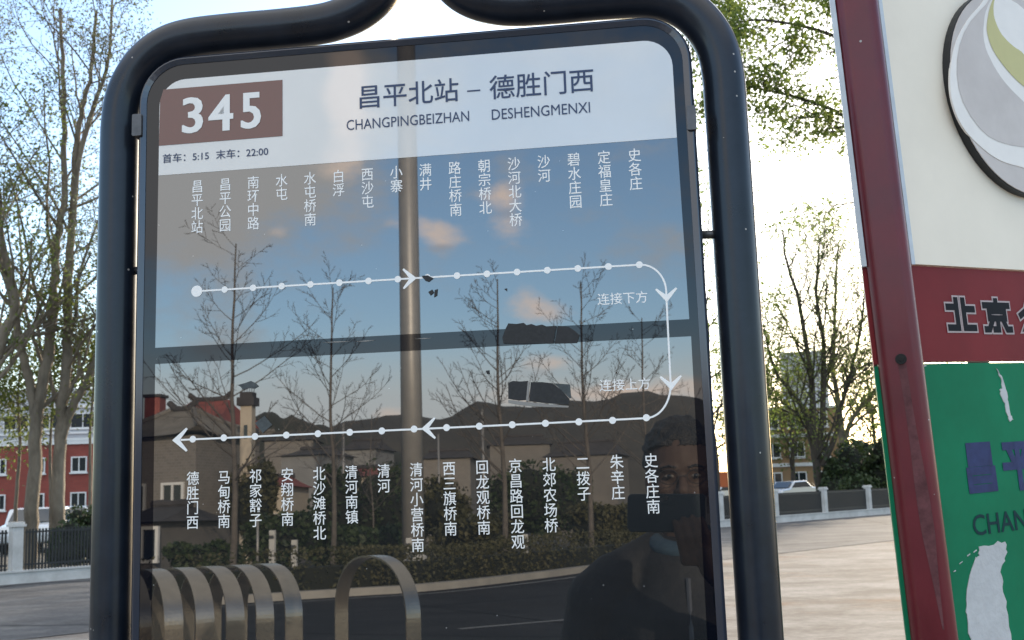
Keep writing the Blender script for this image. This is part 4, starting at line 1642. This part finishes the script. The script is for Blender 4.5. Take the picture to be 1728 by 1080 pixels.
def house(name, px, depth, w, d, wall_h, roof_h, ridge, label, wall, tile, rot=0.0, wins=(), ov=.55, flare=.35, group=None, ridge_tips=True):
    rot0 = math.atan2(-SX.y, -SX.x) + math.pi + rot
    t = thing(name, bgp(px, depth, .0), label, 'house', group, rot0)
    MB().box((0, 0, wall_h / 2), (w, d, wall_h)).build('wall', wall, t)
    r = roof_mesh(w, d, roof_h, ridge, ov, wall_h, flare=flare).build('roof', tile, t)
    mb = MB().tube([(-ridge / 2 - .1, 0, wall_h + roof_h + (.35 if ridge_tips else .06)), (-ridge / 2 + .25, 0, wall_h + roof_h + .06), (0, 0, wall_h + roof_h + .04), (ridge / 2 - .25, 0, wall_h + roof_h + .06), (ridge / 2 + .1, 0, wall_h + roof_h + (.35 if ridge_tips else .06))], [.13, .16, .14, .16, .13], 8)
    mb.build('ridge', MT['dark_tile'], r)
    if tile is MT['tile']:
        for sx in (-1, 1):
            for sy in (-1, 1):
                mb = MB()
                P = []
                for j in range(7):
                    q = j / 6
                    P.append((sx * ((w / 2 + ov) * (1 - q) + ridge / 2 * q), sy * ((d / 2 + ov) * (1 - q) + .06 * q), wall_h + roof_h * (q ** 1.45) + flare * (1 - q) ** 2 + .05))
                mb.tube(P, .10, 7)
                mb.build('hip_ridge', MT['tan_wall'], r)
    for x, z, ww, hh in wins:
        f = .1
        y = d / 2
        mb = MB()
        for cx, cz, sx, sz in ((x - ww / 2, z, f, hh + f), (x + ww / 2, z, f, hh + f), (x, z - hh / 2, ww - f, f), (x, z + hh / 2, ww - f, f), (x, z, .07, hh - f)):
            mb.box((cx, y + .03, cz), (sx, .12, sz))
        o = mb.build('window', MT['trim'], t)
        MB().box((x, y + .005, z), (ww - f, .03, hh - f)).build('pane', MT['pane'], o)
    return t


def width(px0, px1, depth):
    return abs(px1 - px0) / FPX * depth


def hgt_at(px, py, depth):
    return behind(px, py, depth).z


dH = 46.0
house('tiled_house', 305, dH, width(215, 400, dH), 4.4, hgt_at(300, 742, dH), hgt_at(310, 690, dH) - hgt_at(300, 742, dH), 1.1,
      'grey tiled brick house with hipped roof, reflected at the left of the glass', MT['house_wall'], MT['tile'], R_(12), ((-.6, 2.5, 1.1, 1.3), (1.2, 2.5, .9, 1.3), (-.6, .9, 1.1, 1.1)), ov=.45)
dH = 56.0
house('temple_hall', 352, dH, width(310, 415, dH), 5, hgt_at(350, 722, dH), hgt_at(350, 673, dH) - hgt_at(350, 722, dH), 2.0,
      'hall with red roof and upturned ridge, reflected behind the grey tiled house', MT['tan_wall'], MT['red_tile'], R_(4), (), ov=.3, flare=.5)
dH = 44
t = thing('slim_tower', bgp(417, dH), 'slim cream tower with a dark flat cap, reflected beside the tiled house', 'tower', None, R_(-8))
w_ = width(409, 429, dH)
zt = hgt_at(418, 682, dH)
MB().box((0, 0, zt / 2), (w_, w_, zt)).build('shaft', MT['cream_wall'], t)
mb = MB().box((0, 0, zt + .16), (w_ * 1.5, w_ * 1.5, .32))
mb.box((0, 0, zt + .42), (w_ * 1.1, w_ * 1.1, .2))
for k in range(6):
    mb.tube([(-.22 + .09 * k, 0, zt + .5), (-.24 + .1 * k, .02, zt + .75 + .05 * (k % 3))], .014, 5)
mb.build('cap', MT['dark_tile'], t)
MB().box((0, w_ / 2 + .01, zt - 1.0), (w_ * .3, .06, .5)).build('window', MT['pane'], t)
dH = 62
rr_ = thing('red_gate_pillar', bgp(258, dH), 'dark red gate pillar with a square cap, reflected at the left edge of the glass', 'pillar', None, R_(-8))
zt = hgt_at(258, 668, dH)
w_ = width(244, 271, dH)
MB().box((0, 0, zt / 2), (w_, w_, zt)).build('shaft', MT['red_tile'], rr_, bevel=.02)
MB().box((0, 0, zt + .08), (w_ * 1.25, w_ * 1.25, .16)).build('cap', MT['dark_tile'], rr_, bevel=.02)
for i, (x0, x1, ye, yr, dd, lb, wl) in enumerate(((455, 535, 745, 730, 90, 'low grey brick house reflected right of the cream tower', 'house_wall'), (500, 575, 770, 757, 75, 'low pale house with small windows reflected below the slim bare tree', 'village_wall'),
                                                 (590, 652, 760, 742, 95, 'pale gabled house reflected left of the mast', 'village_wall'), (600, 650, 806, 795, 62, 'low cream house catching the sun, reflected left of the mast', 'cream_wall'),
                                                 (440, 500, 822, 810, 60, 'low cream shed reflected under the third stop name', 'cream_wall'), (720, 800, 775, 760, 85, 'grey house reflected just right of the mast', 'house_wall'),
                                                 (830, 930, 752, 735, 110, 'long tan house reflected below the tape scraps', 'tan_wall'), (935, 1055, 770, 745, 95, 'wide tan house reflected left of the photographer', 'tan_wall'),
                                                 (250, 330, 880, 868, 38, 'low pale garden wall house reflected at the bottom left', 'tan_wall'))):
    xc = (x0 + x1) / 2
    we = width(x0, x1, dd)
    hw = hgt_at(xc, ye, dd)
    nw = max(2, int(we / 2.2))
    house('village_house', xc, dd, we, 5, hw, max(.5, hgt_at(xc, yr, dd) - hw), we * .8, lb, MT[wl], MT['dark_tile'] if i not in (3, 4) else MT['red_tile'], R_((i * 37) % 20 - 10),
          [(-we / 2 + (k + .6) * we / nw, min(1.5, hw * .6), 1.0, 1.0) for k in range(nw)], ov=.3, flare=.0, group='village houses reflected in the panel', ridge_tips=False)

# thin poles and white bollards
for i, (x, dd, yt, r, lb) in enumerate(((818, 45, 690, .06, 'thin pale pole reflected right of the mast'), (742, 50, 735, .05, 'thin short pole reflected just right of the mast'), (435, 30, 880, .04, 'thin pole in the hedge reflected left'), (580, 60, 715, .07, 'thin pale pole reflected beside the slim bare tree'))):
    b_ = bgp(x, dd, .1)
    h = hgt_at(x, yt, dd)
    t = thing('thin_pole', b_, lb, 'pole', 'thin poles reflected in the panel')
    MB().tube([(0, 0, 0), (0, 0, h)], [r, r * .8], 10).build('shaft', MT['mast'], t, smooth=True)
    MB().tube([(0, 0, h), (0, 0, h + .06)], [r * 1.3, r * .6], 10).build('cap', MT['clip'], t)
for i, (x, dd, yt, yb) in enumerate(((460, 27.5, 902, 938), (497, 28.5, 918, 948), (1000 - 115, 30.5, 908, 932), (690, 27.4, 915, 952))):
    zt, zb_ = hgt_at(x, yt, dd), .1
    t = thing('white_marker_post', bgp(x, dd, .1), ['white marker post in the hedge, reflected under the fourth return stop', 'shorter white marker post in the hedge, reflected right of the first one', 'white marker post reflected right of the mast', 'white marker post standing before the mast foot'][i], 'post', 'white marker posts in the hedge')
    MB().box((0, 0, zt / 2), (.14, .10, zt)).build('post', MT['white_wall'], t, bevel=.01)
    MB().box((0, .056, zt - .16), (.12, .01, .08)).build('reflector', MT['clip'], t)

# bent steel bars of a leaning rack
Er = (SX - Vector((0, 0, SX.z))).normalized()
Ev = -(SZ - Vector((0, 0, SZ.z))).normalized() * -1.0      # towards the sign is -SZ
Ev = -Vector((SZ.x, SZ.y, 0)).normalized()
aA = R_(52)
RU = Er * math.cos(aA) + Ev * math.sin(aA)
RN = Vector((-RU.y, RU.x, 0))
if RN.dot(Er) < 0:
    RN = -RN


def arch(center, ztop, span, drop, wid, thick=.008):
    """flat bar bent over in an arch in the plane (RU, up), its width along RN"""
    prof = []
    a = span / 2
    zc = ztop - drop
    prof.append((-a, 0.0))
    for k in range(57):
        th = math.pi - math.pi * k / 56
        prof.append((a * math.copysign(abs(math.cos(th)) ** .85, math.cos(th)), zc + drop * abs(math.sin(th)) ** .9))
    prof.append((a, 0.0))
    inner = []
    n = len(prof)
    for i in range(n):
        p0, p1 = prof[max(0, i - 1)], prof[min(n - 1, i + 1)]
        d = math.hypot(p1[0] - p0[0], p1[1] - p0[1])
        nx, nz = (p1[1] - p0[1]) / d, -(p1[0] - p0[0]) / d
        inner.append((prof[i][0] + nx * thick, prof[i][1] + nz * thick))
    vs = []
    for (x, z), (xi, zi) in zip(prof, inner):
        for xx, zz in ((x, z), (xi, zi)):
            for s in (-1, 1):
                p = center + RU * xx + RN * (wid / 2 * s)
                vs.append((p.x, p.y, zz))
    fs = []
    for i in range(n - 1):
        b = i * 4
        fs += [(b, b + 1, b + 5, b + 4), (b + 2, b + 6, b + 7, b + 3), (b, b + 4, b + 6, b + 2), (b + 1, b + 3, b + 7, b + 5)]
    return MB().add(vs, fs)


dA = 4.6
c0 = behind(448, 951, dA)
ztop = c0.z
c0.z = 0
rack = thing('arched_rack', c0, 'row of bent flat steel bars, reflected at the bottom left of the glass', 'rack')
pitch = width(0, 37, dA) / max(.3, RN.dot(Er))
for k in range(8):
    wbuild(arch(c0 - RN * pitch * k, ztop, .66, .20, .066), 'bar', MT['steel'], rack, smooth=False)
mb = MB()
for sx in (-1, 1):
    p = c0 + RU * .305 * sx
    mb.tube([p + RN * .04 + Vector((0, 0, .12)), p - RN * (pitch * 7 + .04) + Vector((0, 0, .12))], .018, 8)
wbuild(mb, 'base_rail', MT['steel'], rack)
c1 = behind(632, 937, dA)
z1 = c1.z
c1.z = 0
ah = thing('single_arch', c1, 'single bent steel arch standing apart, reflected at the bottom centre of the glass', 'rack')
wbuild(arch(c1, z1, .70, .24, .058), 'bar', MT['steel'], ah)
mb = MB()
for sx in (-1, 1):
    p = c1 + RU * .35 * sx
    mb.box(p + Vector((0, 0, .006)), (.14, .14, .012))
wbuild(mb, 'foot_plate', MT['steel'], ah)

# ================================================================== the photographer
Pf = -Vector((SZ.x, SZ.y, 0)).normalized()
Pr = Vector((Pf.y, -Pf.x, 0))
eye = behind(1152, 803, 2.72)
root = Vector((eye.x, eye.y, 0)) - Pf * .09
Rz = math.atan2(Pr.y, Pr.x)
person = thing('person', root, 'person in black jacket and blue collar holding up a phone, reflected in the glass', 'person', None, Rz)


def W2L(p):
    q = p - root
    return Vector((q.dot(Pr), q.dot(Pf), q.z))


EZ = eye.z


class Blob(MB):
    def chain(self, pts, rads, seg=14):
        pts = [Vector(p) for p in pts]
        fine, fr = [], []
        for i in range(len(pts) - 1):
            for k in range(4):
                fine.append(pts[i].lerp(pts[i + 1], k / 4))
                fr.append(rads[i] + (rads[i + 1] - rads[i]) * k / 4)
        fine.append(pts[-1])
        fr.append(rads[-1])
        self.tube(fine, fr, seg)
        for p, r in zip(pts, rads):
            self.ball(p, r, seg, 8)


def remeshed(mb, name, m, parent, voxel, smooth_it=4):
    me = mb.mesh(name)
    o = bpy.data.objects.new(name, me)
    COL.objects.link(o)
    r = o.modifiers.new('remesh', 'REMESH')
    r.mode = 'VOXEL'
    r.voxel_size = voxel
    s = o.modifiers.new('smooth', 'SMOOTH')
    s.factor = .5
    s.iterations = smooth_it
    dg = bpy.context.evaluated_depsgraph_get()
    m2 = bpy.data.meshes.new_from_object(o.evaluated_get(dg))
    bpy.data.objects.remove(o)
    m2.name = name
    m2.materials.clear()
    m2.materials.append(m)
    m2.polygons.foreach_set('use_smooth', [True] * len(m2.polygons))
    return link_mesh(name, m2, parent)


# phone first: its lens is where the picture is taken from
pc = C0 - UP * .029 - FWD * .0065
ph = thing('phone', pc, 'dark mobile phone held sideways in the photographer right hand, seen reflected', 'phone')


def PH(x, y, z):
    return pc + RIGHT * x + UP * y + FWD * z


wbuild(MB().prism(rrect(-.079, -.038, .079, .038, .010, 6), PH, -.004, .004), 'body', MT['phone'], ph, bevel=.0015)
wbuild(MB().prism(rrect(-.074, -.034, .074, .034, .008, 6), PH, -.0046, -.0042), 'display', MT['lens'], ph)
wbuild(MB().prism(rrect(-.014, .016, .014, .037, .004, 6), PH, .004, .0052), 'camera_bump', MT['phone'], ph)
for x in (0.0, -.0095):
    wbuild(MB().tube([PH(x, .029 if x == 0 else .027, .0052), PH(x, .029 if x == 0 else .027, .0058)], .0040, 16), 'camera_lens', MT['lens'], ph)

hx = 0.0
b = Blob()
b.ball((0, 0, EZ + .035), (.078, .098, .098), 24, 16)          # skull
b.ball((0, .018, EZ - .05), (.060, .074, .062), 20, 12)         # jaw
b.ball((0, .062, EZ - .088), (.026, .026, .020))                # chin
b.ball((-.043, .052, EZ - .026), (.022, .026, .022))            # cheeks
b.ball((.043, .052, EZ - .026), (.022, .026, .022))
b.chain([(0, .086, EZ - .002), (0, .104, EZ - .034)], [.009, .014])   # nose
b.ball((-.012, .094, EZ - .036), .009)
b.ball((.012, .094, EZ - .036), .009)
b.chain([(-.05, .078, EZ + .022), (-.018, .090, EZ + .018)], [.008, .010])    # brow ridge
b.chain([(.05, .078, EZ + .022), (.018, .090, EZ + .018)], [.008, .010])
b.chain([(-.020, .084, EZ - .063), (0, .092, EZ - .061), (.020, .084, EZ - .063)], [.006, .0075, .006])   # lips
b.chain([(-.018, .082, EZ - .072), (0, .089, EZ - .073), (.018, .082, EZ - .072)], [.006, .0075, .006])
for s in (-1, 1):
    b.ball((s * .080, -.005, EZ - .012), (.010, .022, .034))    # ears
b.chain([(0, -.03, EZ - .20), (0, -.012, EZ - .08)], [.058, .054])      # neck
SHZ = EZ - .225
b.chain([(0, -.03, .98), (0, -.03, 1.12), (0, -.03, SHZ - .12), (0, -.03, SHZ)], [.12, .115, .135, .09])
b.chain([(-.16, -.03, SHZ - .02), (.16, -.03, SHZ - .02)], [.06, .06])
hand = W2L(PH(.080, -.082, -.020))
elbR = Vector((.285, .12, SHZ - .30))
elbL = Vector((-.26, -.03, SHZ - .30))
wrL = Vector((-.27, .08, SHZ - .55))
b.chain([(.18, -.03, SHZ - .03), elbR, hand + Vector((.035, -.02, -.055))], [.050, .040, .029])
b.chain([(-.18, -.03, SHZ - .03), elbL, wrL], [.050, .040, .029])
for s in (-1, 1):
    b.chain([(.09 * s, -.03, .93), (.10 * s, -.02, .50), (.10 * s, -.04, .10)], [.085, .055, .038])
# right hand: palm below the end of the phone, four fingers over its back, thumb behind the screen
p0 = hand + Vector((.032, -.018, -.048))
b.chain([p0, hand + Vector((.012, .002, -.018)), hand + Vector((-.004, .006, .006))], [.030, .034, .026])
for i, (a, l) in enumerate(((.000, .030), (-.018, .034), (-.036, .031), (-.053, .024))):
    k0 = W2L(PH(.086 + a, -.064 - .004 * i, .002))
    k1 = W2L(PH(.080 + a, -.043 - .003 * i, .014))
    k2 = W2L(PH(.074 + a, -.043 + l * .6, .0135))
    k3 = W2L(PH(.070 + a, -.043 + l, .0118))
    b.chain([hand + Vector((-.004 - .014 * i, .010, -.006)), k0, k1, k2, k3], [.012, .0098, .0088, .0080, .0068], 10)
t0 = hand + Vector((.006, -.012, .004))
b.chain([t0, W2L(PH(.082, -.050, -.018)), W2L(PH(.066, -.022, -.0145)), W2L(PH(.055, -.006, -.0125))], [.016, .012, .0105, .0085], 10)
# left hand hanging relaxed
b.chain([wrL, wrL + Vector((-.005, .015, -.06)), wrL + Vector((-.005, .025, -.09))], [.026, .034, .030])
for i, (y, l) in enumerate(((.045, .075), (.026, .085), (.007, .080), (-.012, .062))):
    q = wrL + Vector((-.004, y, -.095))
    b.chain([q, q + Vector((.004, .006, -l * .45)), q + Vector((.014, .008, -l * .8)), q + Vector((.024, .008, -l))], [.0105, .0095, .0085, .007], 10)
q = wrL + Vector((.004, .040, -.05))
b.chain([q, q + Vector((.008, .030, -.03)), q + Vector((.014, .040, -.06))], [.014, .011, .0085], 10)
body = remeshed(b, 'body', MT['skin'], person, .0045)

h = Blob()
h.ball((0, -.012, EZ + .050), (.091, .106, .100), 24, 16)
for k in range(0):
    rr2 = random.Random(k)
    a = rr2.uniform(0, 2 * math.pi)
    e = rr2.uniform(.15, 1.45)
    d = Vector((math.cos(a) * math.cos(e) * .086, math.sin(a) * math.cos(e) * .10 - .014, math.sin(e) * .098))
    h.chain([Vector((0, 0, EZ + .05)) + d * .9, Vector((0, 0, EZ + .056)) + d * 1.06 + Vector((rr2.uniform(-.012, .012), .012, -.008))], [.018, .009], 8)
hv = []
hair = remeshed(h, 'hair', MT['hair'], person, .006, 1)
for v in hair.data.vertices:
    v.co += v.co.normalized().cross(Vector((0, 0, 1))) * 0 + (v.co - Vector((0, 0, EZ + .05))).normalized() * .011 * mnoise.noise(v.co * 45)
# trim the hair back from the face
for v in hair.data.vertices:
    c = v.co
    if c.y > .030 and c.z < EZ + .070:
        c.y = .030 + (c.y - .030) * .12
    if c.z < EZ - .02 and c.y > -.03:
        c.z = EZ - .02

eyes = []
for s in (-1, 1):
    MB().ball((s * .031, .0845, EZ), (.012, .0075, .0048), 14, 8).build('eye', MT['tan_wall'], person, smooth=True)
    MB().ball((s * .031, .0910, EZ), (.0056, .0032, .0050), 12, 8).build('iris', MT['lens'], person, smooth=True)
    MB().tube([(s * .014, .098, EZ + .019), (s * .031, .097, EZ + .024), (s * .050, .086, EZ + .020)], [.0030, .0035, .002], 6).build('eyebrow', MT['hair'], person)
mb = MB()
for s in (-1, 1):
    pts = [(s * .033 + .023 * math.cos(a), .104 - abs(math.cos(a) * .5 + .5 * 1) * .006, EZ - .002 + .017 * math.sin(a)) for a in np.linspace(0, 2 * math.pi, 20)]
    mb.tube(pts, .0008, 5, cap=False)
    mb.tube([(s * .056, .098, EZ + .004), (s * .080, .0, EZ + .002)], .0008, 5)
mb.tube([(-.010, .102, EZ), (.010, .102, EZ)], .0008, 5)
mb.build('glasses', MT['iron'], person)

j = Blob()
j.chain([(0, -.03, .92), (0, -.03, 1.10), (0, -.02, SHZ - .16), (0, -.03, SHZ - .02)], [.17, .165, .175, .125], 18)
j.chain([(-.13, -.025, .93), (-.13, -.025, 1.15), (-.12, -.02, SHZ - .12)], [.10, .11, .10], 14)
j.chain([(.13, -.025, .93), (.13, -.025, 1.15), (.12, -.02, SHZ - .12)], [.10, .11, .10], 14)
j.chain([(-.075, -.03, SHZ + .05), (-.17, -.03, SHZ - .03), (-.205, -.03, SHZ - .07)], [.05, .082, .092], 14)
j.chain([(.075, -.03, SHZ + .05), (.17, -.03, SHZ - .03), (.205, -.03, SHZ - .07)], [.05, .082, .092], 14)
j.chain([(-.205, -.03, SHZ - .07), elbL + Vector((-.01, 0, 0)), wrL + Vector((0, -.01, .03))], [.090, .072, .052], 14)
j.chain([(.205, -.03, SHZ - .07), elbR, hand + Vector((.052, -.030, -.085))], [.090, .074, .050], 14)
for k in range(7):
    rr2 = random.Random(100 + k)
    f = (k + .5) / 7
    q = Vector((-.205, -.03, SHZ - .07)).lerp(elbL, f)
    j.ball(q, (.088 - .02 * f + rr2.uniform(-.002, .006),) * 3, 12, 8)
jacket = remeshed(j, 'jacket', MT['jacket'], person, .009, 3)
MB().tube([(0, .118, .88), (0, .158, 1.12), (0, .150, SHZ - .14), (0, .100, SHZ - .01)], .006, 6).build('zip', MT['clip'], jacket)
c = Blob()
for k in range(20):
    a = 2 * math.pi * k / 20
    a2 = 2 * math.pi * (k + 1) / 20
    c.chain([(.070 * math.cos(a), -.018 + .075 * math.sin(a), SHZ + .072 - .022 * math.sin(a)), (.070 * math.cos(a2), -.018 + .075 * math.sin(a2), SHZ + .072 - .022 * math.sin(a2))], [.024, .024], 8)
remeshed(c, 'collar', MT['collar'], person, .006, 2)
tr = Blob()
tr.chain([(-.06, -.03, .95), (.06, -.03, .95)], [.13, .13])
for s in (-1, 1):
    tr.chain([(.09 * s, -.03, .92), (.102 * s, -.02, .50), (.10 * s, -.04, .08)], [.115, .085, .070])
remeshed(tr, 'trousers', MT['trousers'], person, .009, 3)
for s in (-1, 1):
    sh_ = Blob()
    sh_.chain([(.10 * s, -.07, .045), (.105 * s, .06, .045), (.108 * s, .15, .035)], [.045, .046, .033])
    sh_.v = [(v[0], v[1], max(v[2], 0.0)) for v in sh_.v]
    remeshed(sh_, 'shoe', MT['shoe'], person, .006, 2)
